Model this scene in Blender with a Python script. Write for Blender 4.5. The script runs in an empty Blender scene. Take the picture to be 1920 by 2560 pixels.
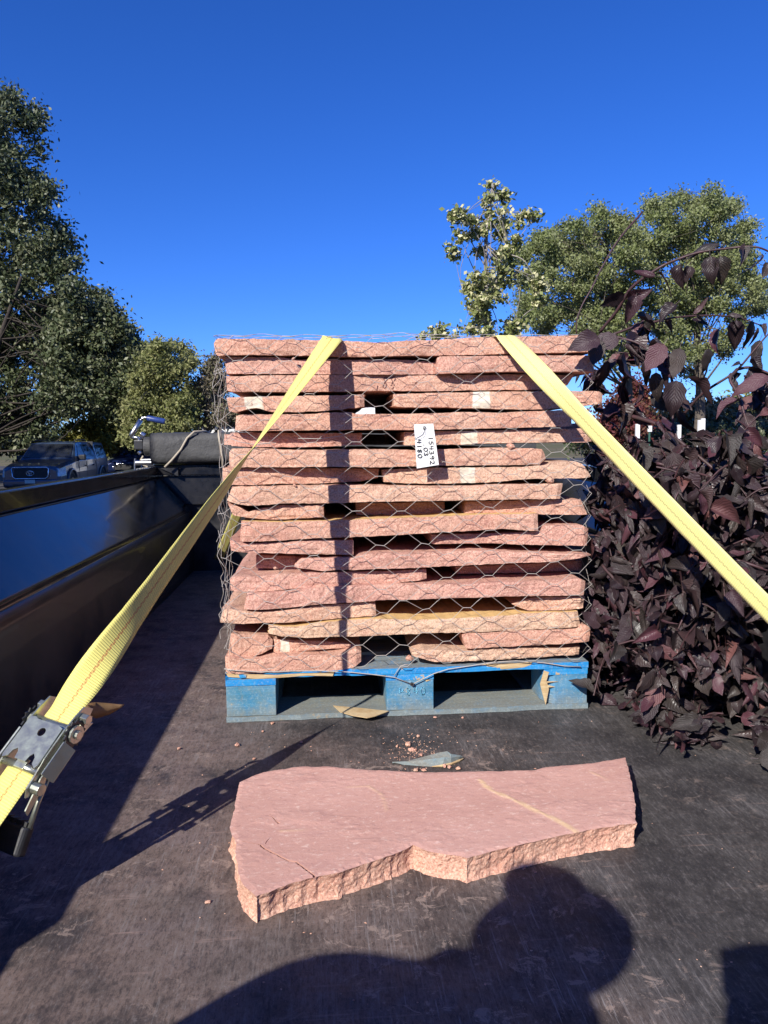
import bpy, math, random
import numpy as np
from mathutils import Vector, Matrix, noise

SC = bpy.context.scene
COL = SC.collection
RND = random.Random(7)
NPR = np.random.RandomState(11)

# ------------------------------------------------------------------ camera
F = 1923.0                       # focal length in pixels of the 1920 wide photograph
CAM_H = 0.7706                   # lens height above the trailer bed (bed top is z = 0)
YAW, PITCH, ROLL = 4.29, 5.4, -0.7
CAM_R = (Matrix.Rotation(math.radians(-YAW), 3, 'Z') @ Matrix.Rotation(math.radians(90 - PITCH), 3, 'X')
         @ Matrix.Rotation(math.radians(ROLL), 3, 'Z'))
CAM_C = Vector((0, 0, CAM_H))
cd = bpy.data.cameras.new('camera'); cam = bpy.data.objects.new('camera', cd); COL.objects.link(cam)
cam.matrix_world = Matrix.Translation(CAM_C) @ CAM_R.to_4x4()
cd.sensor_fit = 'HORIZONTAL'; cd.sensor_width = 36.0; cd.lens = 36.0 * F / 1920.0
cd.clip_start = 0.05; cd.clip_end = 3000
SC.camera = cam

# ------------------------------------------------------------------ light
SUN_DIR = Vector((0.86, 1.27, -1.0)).normalized()      # the way the light travels
SUN_EL = math.asin(-SUN_DIR.z)
world = bpy.data.worlds.new("World"); SC.world = world; world.use_nodes = True
wn = world.node_tree.nodes; wl = world.node_tree.links
wn.clear()
sky = wn.new('ShaderNodeTexSky'); sky.sky_type = 'NISHITA'; sky.sun_disc = False
sky.sun_elevation = SUN_EL
sky.sun_rotation = math.atan2(-SUN_DIR.x, -SUN_DIR.y)
sky.altitude = 1600; sky.air_density = 1.0; sky.dust_density = 0.0; sky.ozone_density = 4.0
hs = wn.new('ShaderNodeHueSaturation'); hs.inputs['Saturation'].default_value = 1.2
bg = wn.new('ShaderNodeBackground'); bg.inputs['Strength'].default_value = 0.066
wo = wn.new('ShaderNodeOutputWorld')
tnt = wn.new('ShaderNodeMix'); tnt.data_type = 'RGBA'; tnt.blend_type = 'MULTIPLY'; tnt.inputs[0].default_value = 1.0; tnt.inputs[7].default_value = (.72, 1.04, 1.85, 1)
wl.new(sky.outputs[0], hs.inputs['Color']); wl.new(hs.outputs[0], tnt.inputs[6]); wl.new(tnt.outputs[2], bg.inputs['Color']); wl.new(bg.outputs[0], wo.inputs['Surface'])
sd = bpy.data.lights.new('sun', 'SUN'); sd.energy = 5.0; sd.angle = math.radians(0.53); sd.color = (1.0, 0.95, 0.875)
sun = bpy.data.objects.new('sun', sd); COL.objects.link(sun)
sun.rotation_euler = SUN_DIR.to_track_quat('-Z', 'Y').to_euler(); sun.location = (-20, -30, 25)
SC.view_settings.view_transform = 'Standard'; SC.view_settings.look = 'None'
SC.view_settings.exposure = 0.50; SC.view_settings.gamma = 1.0; SC.view_settings.use_curve_mapping = False
SC.render.engine = 'CYCLES'
SC.cycles.use_denoising = True
SC.cycles.max_bounces = 6

# ------------------------------------------------------------------ helpers
def ray(px, py): return CAM_R @ Vector(((px - 960) / F, -(py - 1280) / F, -1))
def at(px, py, ax, v):
    """the world point seen at that place of the photograph on the plane axis = v"""
    d = ray(px, py); return CAM_C + d * ((v - CAM_C[ax]) / d[ax])
def pts(s): return [tuple(float(q) for q in w.split(',')) for w in s.split()]

def link(o, parent=None):
    COL.objects.link(o)
    if parent is not None: o.parent = parent
    return o
def tag(o, label=None, cat=None, group=None, kind=None):
    if label: o['label'] = label
    if cat: o['category'] = cat
    if group: o['group'] = group
    if kind: o['kind'] = kind
    return o
def empty(name, loc=(0, 0, 0), label=None, cat=None, group=None, rz=0.0):
    o = bpy.data.objects.new(name, None); o.empty_display_size = 0.1
    o.location = loc; o.rotation_euler = (0, 0, rz); link(o); return tag(o, label, cat, group)

class MB:
    """collects shapes and links them as one mesh object"""
    def __init__(s): s.v = []; s.f = []; s.uv = {}; s.mi = []
    def add(s, vs, fs, mi=0):
        b = len(s.v); s.v += [tuple(v) for v in vs]; s.f += [tuple(b + i for i in f) for f in fs]; s.mi += [mi] * len(fs); return b
    def box(s, x0, x1, y0, y1, z0, z1, M=None, mi=0):
        vs = [Vector((x, y, z)) for z in (z0, z1) for y in (y0, y1) for x in (x0, x1)]
        if M is not None: vs = [M @ v for v in vs]
        s.add(vs, [(0, 2, 3, 1), (4, 5, 7, 6), (0, 1, 5, 4), (2, 6, 7, 3), (0, 4, 6, 2), (1, 3, 7, 5)], mi)
    def prism(s, poly, y0, y1, M=None, mi=0):
        """poly in x,z extruded along y"""
        n = len(poly)
        vs = [Vector((p[0], y, p[1])) for y in (y0, y1) for p in poly]
        if M is not None: vs = [M @ v for v in vs]
        s.add(vs, [tuple(range(n)), tuple(range(2 * n - 1, n - 1, -1))] + [(i, i + n, (i + 1) % n + n, (i + 1) % n) for i in range(n)], mi)
    def tube(s, P, r, n=6, closed=False, mi=0, caps=True):
        P = [Vector(p) for p in P]; m = len(P)
        if m < 2: return
        rr = r if isinstance(r, (list, tuple)) else [r] * m
        t0 = (P[1] - P[0]).normalized()
        up = Vector((0, 0, 1)) if abs(t0.z) < .9 else Vector((1, 0, 0))
        vs = []; a = None
        for i in range(m):
            t = (P[min(i + 1, m - 1)] - P[max(i - 1, 0)])
            if t.length < 1e-9: t = t0
            t = t.normalized()
            a = (up - t * up.dot(t)).normalized() if a is None else (a - t * a.dot(t)).normalized()
            b = t.cross(a)
            for k in range(n):
                q = 2 * math.pi * k / n
                vs.append(P[i] + (a * math.cos(q) + b * math.sin(q)) * rr[i])
        fs = [(i * n + k, i * n + (k + 1) % n, (i + 1) * n + (k + 1) % n, (i + 1) * n + k) for i in range(m - 1) for k in range(n)]
        if caps: fs += [tuple(range(n - 1, -1, -1)), tuple((m - 1) * n + k for k in range(n))]
        s.add(vs, fs, mi)
    def cyl(s, p0, p1, r, n=16, mi=0): s.tube([p0, p1], r, n, mi=mi)
    def ell(s, c, r, n=10, m=7, M=None, mi=0, jit=0.0, rnd=None):
        vs = []; fs = []
        for j in range(m + 1):
            th = math.pi * j / m
            for i in range(n):
                ph = 2 * math.pi * i / n
                k = 1 + (rnd.uniform(-jit, jit) if rnd else 0)
                v = Vector((math.sin(th) * math.cos(ph) * r[0] * k, math.sin(th) * math.sin(ph) * r[1] * k, math.cos(th) * r[2] * k))
                v = (M @ v if M is not None else v) + Vector(c); vs.append(v)
        for j in range(m):
            for i in range(n):
                fs.append((j * n + i, (j + 1) * n + i, (j + 1) * n + (i + 1) % n, j * n + (i + 1) % n))
        s.add(vs, fs, mi)
    def build(s, name, mats, parent=None, smooth=False, origin=None, bevel=0.0, label=None):
        me = bpy.data.meshes.new(name)
        if origin is None and parent is None and s.v:
            a = np.array(s.v); origin = ((a[:, 0].min() + a[:, 0].max()) / 2, (a[:, 1].min() + a[:, 1].max()) / 2, a[:, 2].min())
        vs = s.v
        if origin is not None: vs = [(v[0] - origin[0], v[1] - origin[1], v[2] - origin[2]) for v in vs]
        me.from_pydata(vs, [], s.f)
        if not isinstance(mats, (list, tuple)): mats = [mats]
        for m in mats: me.materials.append(m)
        if len(mats) > 1: me.polygons.foreach_set('material_index', s.mi)
        if smooth: me.polygons.foreach_set('use_smooth', [True] * len(me.polygons))
        me.update()
        o = bpy.data.objects.new(name, me)
        if origin is not None: o.location = origin
        link(o, parent)
        if bevel > 0:
            b = o.modifiers.new('b', 'BEVEL'); b.width = bevel; b.segments = 2; b.limit_method = 'ANGLE'; b.angle_limit = 0.6
        if label: o['label'] = label
        return o

def np_mesh(name, V, Fq, mats, parent=None, uv=None, mi=None, smooth=False, origin=(0, 0, 0)):
    """V (n,3), Fq (m,k) arrays with k = 3 or 4"""
    me = bpy.data.meshes.new(name); n = len(V); m, k = Fq.shape
    V = np.asarray(V, dtype=np.float32) - np.asarray(origin, dtype=np.float32)
    me.vertices.add(n); me.vertices.foreach_set('co', V.ravel())
    me.loops.add(m * k); me.loops.foreach_set('vertex_index', Fq.astype(np.int32).ravel())
    me.polygons.add(m); me.polygons.foreach_set('loop_start', np.arange(0, m * k, k, dtype=np.int32))
    me.polygons.foreach_set('loop_total', np.full(m, k, dtype=np.int32))
    if not isinstance(mats, (list, tuple)): mats = [mats]
    for q in mats: me.materials.append(q)
    if mi is not None: me.polygons.foreach_set('material_index', np.asarray(mi, dtype=np.int32))
    if smooth: me.polygons.foreach_set('use_smooth', np.ones(m, dtype=bool))
    if uv is not None:
        ul = me.uv_layers.new(name='UVMap'); ul.data.foreach_set('uv', np.asarray(uv, dtype=np.float32)[Fq.ravel()].ravel())
    me.update(calc_edges=True); me.validate()
    o = bpy.data.objects.new(name, me); o.location = origin; link(o, parent); return o

# ------------------------------------------------------------------ materials
class NT:
    def __init__(s, name):
        s.m = bpy.data.materials.new(name); s.m.use_nodes = True; s.t = s.m.node_tree
        s.n = s.t.nodes; s.l = s.t.links; s.b = s.n['Principled BSDF']
        s.tc = s.n.new('ShaderNodeTexCoord'); s.oi = s.n.new('ShaderNodeObjectInfo')
    def co(s, scale=(1, 1, 1), which='Object', rnd=False, rot=(0, 0, 0)):
        mp = s.n.new('ShaderNodeMapping'); mp.inputs['Scale'].default_value = scale; mp.inputs['Rotation'].default_value = rot
        s.l.new(s.tc.outputs[which], mp.inputs['Vector'])
        if rnd:
            mm = s.math('MULTIPLY', s.oi.outputs['Random'], 37.0); s.l.new(mm, mp.inputs['Location'])
        return mp.outputs[0]
    def noise(s, co, scale, detail=5, rough=.6, dist=0.0):
        n = s.n.new('ShaderNodeTexNoise'); n.inputs['Scale'].default_value = scale; n.inputs['Detail'].default_value = detail
        n.inputs['Roughness'].default_value = rough; n.inputs['Distortion'].default_value = dist
        s.l.new(co, n.inputs['Vector']); return n.outputs['Fac']
    def vor(s, co, scale, feature='F1'):
        n = s.n.new('ShaderNodeTexVoronoi'); n.inputs['Scale'].default_value = scale; n.feature = feature
        s.l.new(co, n.inputs['Vector']); return n.outputs['Distance']
    def wave(s, co, scale, dist=0, kind='BANDS', d='X', detail=2):
        n = s.n.new('ShaderNodeTexWave'); n.wave_type = kind; n.bands_direction = d
        n.inputs['Scale'].default_value = scale; n.inputs['Distortion'].default_value = dist; n.inputs['Detail'].default_value = detail
        s.l.new(co, n.inputs['Vector']); return n.outputs['Fac']
    def ramp(s, fac, stops, interp='LINEAR'):
        r = s.n.new('ShaderNodeValToRGB'); cr = r.color_ramp; cr.interpolation = interp
        while len(cr.elements) < len(stops): cr.elements.new(0.5)
        for e, (p, c) in zip(cr.elements, stops):
            e.position = p; e.color = (c, c, c, 1) if isinstance(c, (int, float)) else (*c, 1)
        s.l.new(fac, r.inputs['Fac']); return r.outputs['Color']
    def mix(s, fac, a, b, mode='MIX'):
        x = s.n.new('ShaderNodeMix'); x.data_type = 'RGBA'; x.blend_type = mode
        for sock, v in ((x.inputs[0], fac), (x.inputs[6], a), (x.inputs[7], b)):
            if isinstance(v, (int, float)): sock.default_value = v
            elif isinstance(v, tuple): sock.default_value = (*v, 1)
            else: s.l.new(v, sock)
        return x.outputs[2]
    def math(s, op, a, b=0.0, c=None, clamp=False):
        x = s.n.new('ShaderNodeMath'); x.operation = op; x.use_clamp = clamp
        for sock, v in zip(x.inputs, (a, b, c)):
            if v is None: continue
            if isinstance(v, (int, float)): sock.default_value = v
            else: s.l.new(v, sock)
        return x.outputs[0]
    def sep(s, v):
        x = s.n.new('ShaderNodeSeparateXYZ'); s.l.new(v, x.inputs[0]); return x.outputs
    def attr(s, name, typ='OBJECT'):
        x = s.n.new('ShaderNodeAttribute'); x.attribute_type = typ; x.attribute_name = name; return x
    def bump(s, h, strength=.3, dist=.01, prev=None):
        x = s.n.new('ShaderNodeBump'); x.inputs['Strength'].default_value = strength; x.inputs['Distance'].default_value = dist
        s.l.new(h, x.inputs['Height'])
        if prev is not None: s.l.new(prev, x.inputs['Normal'])
        return x.outputs[0]
    def out(s, color=None, rough=None, metal=None, normal=None, spec=None, coat=None, sheen=None, trans=None):
        for k, v in (('Base Color', color), ('Roughness', rough), ('Metallic', metal), ('Normal', normal),
                     ('Specular IOR Level', spec), ('Coat Weight', coat), ('Sheen Weight', sheen)):
            if v is None: continue
            sock = s.b.inputs[k]
            if isinstance(v, (int, float)): sock.default_value = v
            elif isinstance(v, tuple): sock.default_value = (*v, 1)
            else: s.l.new(v, sock)
        return s.m

def simple(name, c1, c2=None, scale=20, rough=.6, metal=0, bump=0.15, bd=.003, spec=.5, stretch=(1, 1, 1), coat=0.0, detail=5):
    t = NT(name); c2 = c2 or tuple(x * .7 for x in c1)
    co = t.co(stretch, rnd=True); n = t.noise(co, scale, detail)
    col = t.mix(t.ramp(n, [(.35, 0.0), (.65, 1.0)]), c1, c2)
    nb = t.noise(co, scale * 4, 4)
    rg = t.ramp(n, [(.3, max(rough - .08, .02)), (.7, min(rough + .1, 1))])
    return t.out(col, rg, metal, t.bump(nb, bump, bd), spec, coat)

def mat_stone():
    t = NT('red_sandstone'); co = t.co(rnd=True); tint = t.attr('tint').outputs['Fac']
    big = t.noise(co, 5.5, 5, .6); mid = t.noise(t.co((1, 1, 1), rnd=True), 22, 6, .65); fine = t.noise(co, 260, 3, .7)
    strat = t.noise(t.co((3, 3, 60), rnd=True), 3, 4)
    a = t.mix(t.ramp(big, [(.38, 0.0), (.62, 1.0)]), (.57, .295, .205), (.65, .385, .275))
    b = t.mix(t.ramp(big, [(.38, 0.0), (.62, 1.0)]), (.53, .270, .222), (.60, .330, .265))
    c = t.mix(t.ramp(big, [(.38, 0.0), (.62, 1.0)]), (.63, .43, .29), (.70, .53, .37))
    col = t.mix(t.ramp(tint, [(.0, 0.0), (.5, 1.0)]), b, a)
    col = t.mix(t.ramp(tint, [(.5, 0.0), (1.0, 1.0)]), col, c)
    col = t.mix(t.ramp(mid, [(.30, .5), (.46, 0.0)]), col, (.42, .20, .16))
    col = t.mix(t.ramp(mid, [(.60, 0.0), (.78, .6)]), col, (.62, .42, .31))
    col = t.mix(t.math('MULTIPLY', t.ramp(strat, [(.52, 0.0), (.62, 1.0)]), .25), col, (.58, .38, .27))
    pale = t.noise(co, 9, 4, .7); col = t.mix(t.ramp(pale, [(.70, 0.0), (.76, .8)]), col, (.70, .58, .45))
    col = t.mix(t.ramp(fine, [(.36, .7), (.5, 0.0)]), col, (.27, .12, .09))
    col = t.mix(t.ramp(fine, [(.54, 0.0), (.66, .6)]), col, (.78, .58, .45))
    pf = t.math('ADD', t.attr('pale', 'GEOMETRY').outputs['Fac'], t.math('MULTIPLY', t.math('SUBTRACT', t.noise(co, 70, 4, .7), .5), 1.1))
    col = t.mix(t.math('MULTIPLY', t.ramp(pf, [(.45, 0.0), (.6, 1.0)]), t.math('GREATER_THAN', t.attr('pale', 'GEOMETRY').outputs['Fac'], .02)), col, t.mix(t.ramp(mid, [(.4, 0.0), (.6, 1.0)]), (.66, .56, .42), (.74, .68, .58)))
    gn = t.n.new('ShaderNodeNewGeometry'); upn = t.math('GREATER_THAN', t.sep(gn.outputs['Normal'])[2], .7)
    col = t.mix(t.math('MULTIPLY', upn, t.attr('yellow_top').outputs['Fac']), col, (.66, .44, .19))
    bed = t.noise(t.co((4, 4, 220), rnd=True), 1.0, 4, .7, .2)
    nb = t.bump(bed, .3, .002); nb = t.bump(t.noise(co, 115, 6, .78), .65, .0036, nb); nb = t.bump(fine, .5, .0015, nb)
    return t.out(col, .88, 0, nb, .25)

def mat_slab_top():
    t = NT('red_sandstone_cleft'); co = t.co(rot=(0, 0, .12))
    big = t.noise(co, 4, 5, .6); flow = t.noise(t.co((1.0, 2.6, 1), rot=(0, 0, .3)), 16, 7, .68, .8); fine = t.noise(co, 300, 3, .7)
    col = t.mix(t.ramp(big, [(.35, 0.0), (.65, 1.0)]), (.52, .290, .235), (.58, .335, .275))
    col = t.mix(t.ramp(flow, [(.36, .4), (.48, 0.0)]), col, (.44, .24, .21))
    col = t.mix(t.ramp(flow, [(.57, 0.0), (.70, .55)]), col, (.60, .38, .33))
    col = t.mix(t.ramp(t.noise(t.co((1, 2.2, 1)), 34, 6, .7, .5), [(.62, 0.0), (.72, .6)]), col, (.66, .47, .41))
    col = t.mix(t.ramp(fine, [(.55, 0.0), (.75, .3)]), col, (.66, .46, .40))
    # tan mineral vein across the right half
    s = t.sep(t.tc.outputs['Object']); wob = t.noise(t.co(), 14, 3)
    d = t.math('ADD', t.math('MULTIPLY', s[0], 1.0), t.math('MULTIPLY', s[1], .9))
    vn = t.attr('vein', 'GEOMETRY').outputs['Fac']
    col = t.mix(t.math('MULTIPLY', vn, .9), col, (.72, .50, .29))
    fl2 = t.noise(t.co((1.0, 1.7, 1), rot=(0, 0, -.2)), 70, 6, .75, .4)
    col = t.mix(t.ramp(fl2, [(.56, 0.0), (.66, .65)]), col, (.76, .58, .48)); col = t.mix(t.ramp(fl2, [(.32, .6), (.42, 0.0)]), col, (.32, .16, .13))
    nb = t.bump(flow, .12, .004); nb = t.bump(fl2, .5, .0025, nb); nb = t.bump(fine, .4, .0012, nb)
    return t.out(col, .85, 0, nb, .25)

def mat_floor():
    t = NT('worn_steel_bed'); co = t.co(); s = t.sep(t.tc.outputs['Object'])
    big = t.noise(co, 1.5, 5, .65); mid = t.noise(co, 8, 7, .72); fine = t.noise(t.co((1, .35, 1)), 190, 5, .8)
    def streak(sx, sy, r, lo, hi, d=.25):
        return t.ramp(t.noise(t.co((sx, sy, 1), rot=(0, 0, r)), 1.0, 6, .78, d), [(lo, 0.0), (hi, 1.0)])
    side = t.math('ADD', t.math('MULTIPLY', s[0], -.85), t.math('MULTIPLY', t.math('SUBTRACT', big, .5), 2.0))
    warm = t.ramp(t.math('ADD', side, .46), [(.2, 0.0), (.8, 1.0)])
    col = t.mix(warm, (.056, .051, .049), (.150, .108, .090))
    col = t.mix(t.ramp(mid, [(.36, .75), (.50, 0.0)]), col, (.028, .026, .027))
    col = t.mix(t.math('MULTIPLY', t.ramp(mid, [(.50, 0.0), (.66, 1.0)]), .45), col, t.mix(warm, (.10, .095, .095), (.19, .145, .13)))
    col = t.mix(t.ramp(fine, [(.40, .55), (.50, 0.0)]), col, (.020, .019, .020))
    col = t.mix(t.ramp(fine, [(.54, 0.0), (.66, .45)]), col, (.20, .18, .175))
    for (sx, sy, r, lo, hi, k, c, msk) in ((110, 5, .10, .52, .62, .45, (.22, .20, .19), (mid, .46, .62)), (200, 8, -.12, .57, .64, .55, (.32, .30, .29), (big, .48, .60)),
                                           (90, 3, .32, .60, .66, .5, (.28, .25, .24), (mid, .45, .6)), (160, 6, -.36, .60, .66, .5, (.28, .26, .255), (big, .40, .56)), (3, 60, .05, .58, .66, .60, (.30, .21, .175), (mid, .46, .60))):
        m = t.math('MULTIPLY', streak(sx, sy, r, lo, hi), t.ramp(msk[0], [(msk[1], .05), (msk[2], 1.0)]))
        col = t.mix(t.math('MULTIPLY', m, k), col, c)
    ch = t.noise(t.co((1, 1, 1)), 26, 7, .8, .6); col = t.mix(t.math('MULTIPLY', t.ramp(ch, [(.56, 0.0), (.60, 1.0)]), t.ramp(big, [(.44, 0.0), (.56, .75)])), col, (.30, .23, .19))
    dust = t.noise(co, 420, 2, .6); col = t.mix(t.ramp(dust, [(.66, 0.0), (.74, .45)]), col, (.34, .28, .26))
    rg = t.ramp(t.noise(co, 14, 5), [(.35, .50), (.65, .75)])
    nb = t.bump(fine, .35, .0012); nb = t.bump(t.noise(co, 90, 5, .7), .35, .001, nb)
    return t.out(col, rg, 0, nb, .3)

def mat_black_paint(name='glossy_black_paint', dusty=0.0):
    t = NT(name); co = t.co()
    sc = t.noise(t.co((1, 6, 30)), 3.0, 6, .75, .4); d = t.noise(co, 6, 6, .7)
    col = t.mix(t.ramp(d, [(.4, 0.0), (.75, .35 + dusty)]), (.006, .007, .010), (.075, .07, .068))
    col = t.mix(t.ramp(sc, [(.66, 0.0), (.72, .35)]), col, (.12, .11, .10))
    sw = t.noise(t.co((1, 1.5, 14), rot=(.5, 0, 0)), 9.0, 4, .8, .5); col = t.mix(t.math('MULTIPLY', t.ramp(sw, [(.68, 0.0), (.71, .5)]), t.ramp(d, [(.45, 0.0), (.55, 1.0)])), col, (.10, .09, .085))
    rg = t.ramp(d, [(.3, .10 + dusty * .5), (.8, .30 + dusty * .6)])
    return t.out(col, rg, 0, t.bump(t.noise(co, 3, 3), .10, .02), .5, 0.15)

def mat_blue_wood():
    t = NT('worn_blue_painted_wood'); co = t.co(rnd=True)
    g = t.noise(t.co((1.5, 1, 30), rnd=True), 4, 6, .7, .4); big = t.noise(co, 9, 6, .7); fine = t.noise(co, 60, 5, .75)
    wear = t.attr('wear').outputs['Fac']
    blue = t.mix(t.ramp(big, [(.35, 0.0), (.65, 1.0)]), (.012, .20, .52), (.025, .27, .56))
    teal = t.mix(t.ramp(big, [(.35, 0.0), (.65, 1.0)]), (.045, .185, .27), (.17, .25, .27))
    col = t.mix(t.math('ADD', wear, t.math('MULTIPLY', t.math('SUBTRACT', fine, .5), .9), None, True), blue, teal)
    col = t.mix(t.ramp(g, [(.60, 0.0), (.72, .6)]), col, (.03, .10, .20))
    ch = t.math('ADD', t.math('MULTIPLY', big, .6), t.math('MULTIPLY', fine, .4))
    col = t.mix(t.ramp(t.noise(co, 22, 7, .8), [(.58, 0.0), (.70, .55)]), col, (.20, .19, .16)); col = t.mix(t.ramp(ch, [(.585, 0.0), (.605, 1.0)]), col, (.46, .34, .22))
    gn = t.n.new('ShaderNodeNewGeometry'); upn = t.math('GREATER_THAN', t.sep(gn.outputs['Normal'])[2], .8)
    tg_ = t.noise(t.co((1.2, 26, 10), rnd=True), 3, 6, .7, .5)
    col = t.mix(t.math('MULTIPLY', upn, t.ramp(fine, [(.36, .5), (.5, .9)])), col, t.mix(t.ramp(tg_, [(.35, 0.0), (.65, 1.0)]), (.14, .15, .14), (.27, .27, .235)))
    zz = t.sep(t.tc.outputs['Object'])[2]
    dirt = t.math('ADD', t.math('MULTIPLY', zz, -14.0), t.math('ADD', t.math('MULTIPLY', big, 1.2), t.math('MULTIPLY', fine, .7)))
    col = t.mix(t.math('MULTIPLY', t.ramp(dirt, [(.12, 0.0), (.85, .75)]), t.math('GREATER_THAN', wear, 0.0)), col, (.20, .20, .17))
    col = t.mix(t.ramp(t.noise(t.co((1, 1, 1), rnd=True), 130, 5, .8), [(.52, 0.0), (.62, .5)]), col, t.mix(.5, col, (.45, .52, .50)))
    nb = t.bump(g, .45, .004); nb = t.bump(fine, .5, .002, nb)
    return t.out(col, .75, 0, nb, .3)

def mat_grey_wood():
    t = NT('weathered_grey_wood'); g = t.noise(t.co((1.2, 26, 10), rnd=True), 3, 6, .7, .5); big = t.noise(t.co(rnd=True), 7, 5)
    col = t.mix(t.ramp(g, [(.35, 0.0), (.65, 1.0)]), (.15, .14, .125), (.29, .27, .23))
    col = t.mix(t.ramp(big, [(.52, 0.0), (.66, .8)]), col, (.10, .22, .30))
    return t.out(col, .85, 0, t.bump(g, .5, .003), .2)

def mat_web(name, base, stitch):
    t = NT(name); uv = t.sep(t.tc.outputs['UV']); u, v = uv[0], uv[1]
    rib = t.math('SINE', t.math('MULTIPLY', t.math('ADD', v, t.math('MULTIPLY', u, .006)), 2 * math.pi / .0048))
    fib = t.math('SINE', t.math('MULTIPLY', u, 140.0))
    h = t.math('ADD', rib, t.math('MULTIPLY', fib, .35))
    n = t.noise(t.co(), 35, 5, .7); n2 = t.noise(t.co(), 8, 5, .65)
    col = t.mix(t.ramp(t.math('MULTIPLY_ADD', h, .25, .5), [(.15, .38), (.55, 0.0)]), base, tuple(x * .55 for x in base))
    col = t.mix(t.ramp(n2, [(.40, .0), (.70, .35)]), col, tuple(x * .72 for x in base))
    col = t.mix(t.ramp(n, [(.66, 0.0), (.74, .45)]), col, (.30, .27, .12))
    dist = t.math('ABSOLUTE', t.math('SUBTRACT', u, .5)); line = t.math('LESS_THAN', t.math('ABSOLUTE', t.math('SUBTRACT', dist, .030)), .012)
    sidev = t.math('MULTIPLY', t.math('GREATER_THAN', u, .5), .5)
    dash = t.math('GREATER_THAN', t.math('FRACT', t.math('ADD', t.math('MULTIPLY', v, 80.0), sidev)), .45)
    col = t.mix(t.math('MULTIPLY', t.math('LESS_THAN', dist, .03), .35), col, stitch)
    col = t.mix(t.math('MULTIPLY', t.math('MULTIPLY', line, dash), .75), col, stitch)
    return t.out(col, .62, 0, t.bump(h, .38, .0010), .35, None, .15)

def mat_leaf_dark():
    t = NT('dark_purple_leaf'); uv = t.sep(t.tc.outputs['UV']); u, v = uv[0], uv[1]
    a = t.math('ABSOLUTE', t.math('SUBTRACT', u, .5))
    ph = t.math('FRACT', t.math('SUBTRACT', t.math('MULTIPLY', v, 9.0), t.math('MULTIPLY', a, 9.0)))
    vein = t.math('ABSOLUTE', t.math('SUBTRACT', ph, .5)); vl = t.math('LESS_THAN', vein, .07)
    mid = t.math('LESS_THAN', a, .025); vm = t.math('MAXIMUM', vl, mid)
    geo0 = t.n.new('ShaderNodeNewGeometry'); lf = geo0.outputs['Random Per Island']
    n2 = t.noise(t.co(), 60, 4); w = t.math('FRACT', t.math('MULTIPLY_ADD', lf, 7.31, t.oi.outputs['Random']))
    col = t.ramp(w, [(0.0, (.014, .008, .011)), (.22, (.030, .017, .021)), (.45, (.030, .025, .022)), (.62, (.050, .036, .033)), (.80, (.042, .018, .027)), (.94, (.085, .030, .040)), (1.0, (.15, .065, .055))])
    col = t.mix(t.ramp(n2, [(.62, 0.0), (.74, .5)]), col, (.12, .06, .045))
    col = t.mix(t.math('MULTIPLY', vm, t.ramp(t.noise(t.co(), 22, 3), [(.4, .05), (.65, .38)])), col, (.13, .09, .088))
    geo = t.n.new('ShaderNodeNewGeometry')
    col = t.mix(t.math('MULTIPLY', geo.outputs['Backfacing'], .5), col, (.075, .040, .040))
    h = t.ramp(vein, [(0.0, 0.0), (.5, 1.0)])
    return t.out(col, t.ramp(n2, [(.3, .30), (.7, .60)]), 0, t.bump(t.noise(t.co(), 90, 4), .5, .002, t.bump(h, .45, .0018)), .45)

def mat_foliage(name, c1, c2, c3, rough=.55, spec=.3, trans=0.0, k3=(.52, .68)):
    t = NT(name); co = t.co(); n = t.noise(co, .55, 4, .6); g0 = t.n.new('ShaderNodeNewGeometry'); n2 = t.math('ADD', t.math('MULTIPLY', g0.outputs['Random Per Island'], .5), t.math('MULTIPLY', t.noise(co, 3.0, 3), .5))
    col = t.mix(t.ramp(n, [(.38, 0.0), (.62, 1.0)]), c1, c2)
    col = t.mix(t.ramp(n2, [(k3[0], 0.0), (k3[1], .9)]), col, c3)
    m = t.out(col, rough, 0, None, spec)
    if trans > 0:
        tr = t.n.new('ShaderNodeBsdfTranslucent'); t.l.new(col, tr.inputs['Color'])
        mx = t.n.new('ShaderNodeMixShader'); mx.inputs[0].default_value = trans
        t.l.new(t.b.outputs[0], mx.inputs[1]); t.l.new(tr.outputs[0], mx.inputs[2])
        t.l.new(mx.outputs[0], t.n['Material Output'].inputs['Surface'])
    return m

M = {}
M['stone'] = mat_stone(); M['slab'] = mat_slab_top(); M['floor'] = mat_floor()
M['black'] = mat_black_paint(); M['black_dusty'] = mat_black_paint('dusty_black_paint', .35)
M['blue'] = mat_blue_wood(); M['grey_wood'] = mat_grey_wood()
M['bare'] = simple('broken_bare_wood', (.58, .45, .26), (.45, .30, .15), 25, .8, 0, .5, .002, .2, (1, 1, 8))
M['web_l'] = mat_web('yellow_webbing_red_stitch', (.80, .72, .20), (.45, .06, .03))
M['web_r'] = mat_web('yellow_webbing_grey_stitch', (.82, .76, .28), (.30, .27, .12))
M['zinc'] = simple('zinc_plated_steel', (.52, .51, .42), (.42, .46, .40), 60, .36, .9, .15, .0006)
M['steel'] = simple('bright_steel', (.62, .62, .62), (.45, .45, .46), 50, .28, 1.0, .1, .0005)
M['dark_steel'] = simple('dark_steel', (.07, .07, .075), (.04, .04, .04), 40, .4, .6, .2, .001)
M['wire'] = simple('galvanized_wire', (.47, .43, .39), (.38, .35, .32), 80, .55, .15, .05, .0003)
M['paper'] = simple('white_card', (.82, .82, .80), (.74, .74, .72), 15, .7, 0, .05, .0005)
M['ink'] = simple('black_ink', (.02, .02, .025), (.03, .03, .03), 50, .6, 0, 0, .001)
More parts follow.
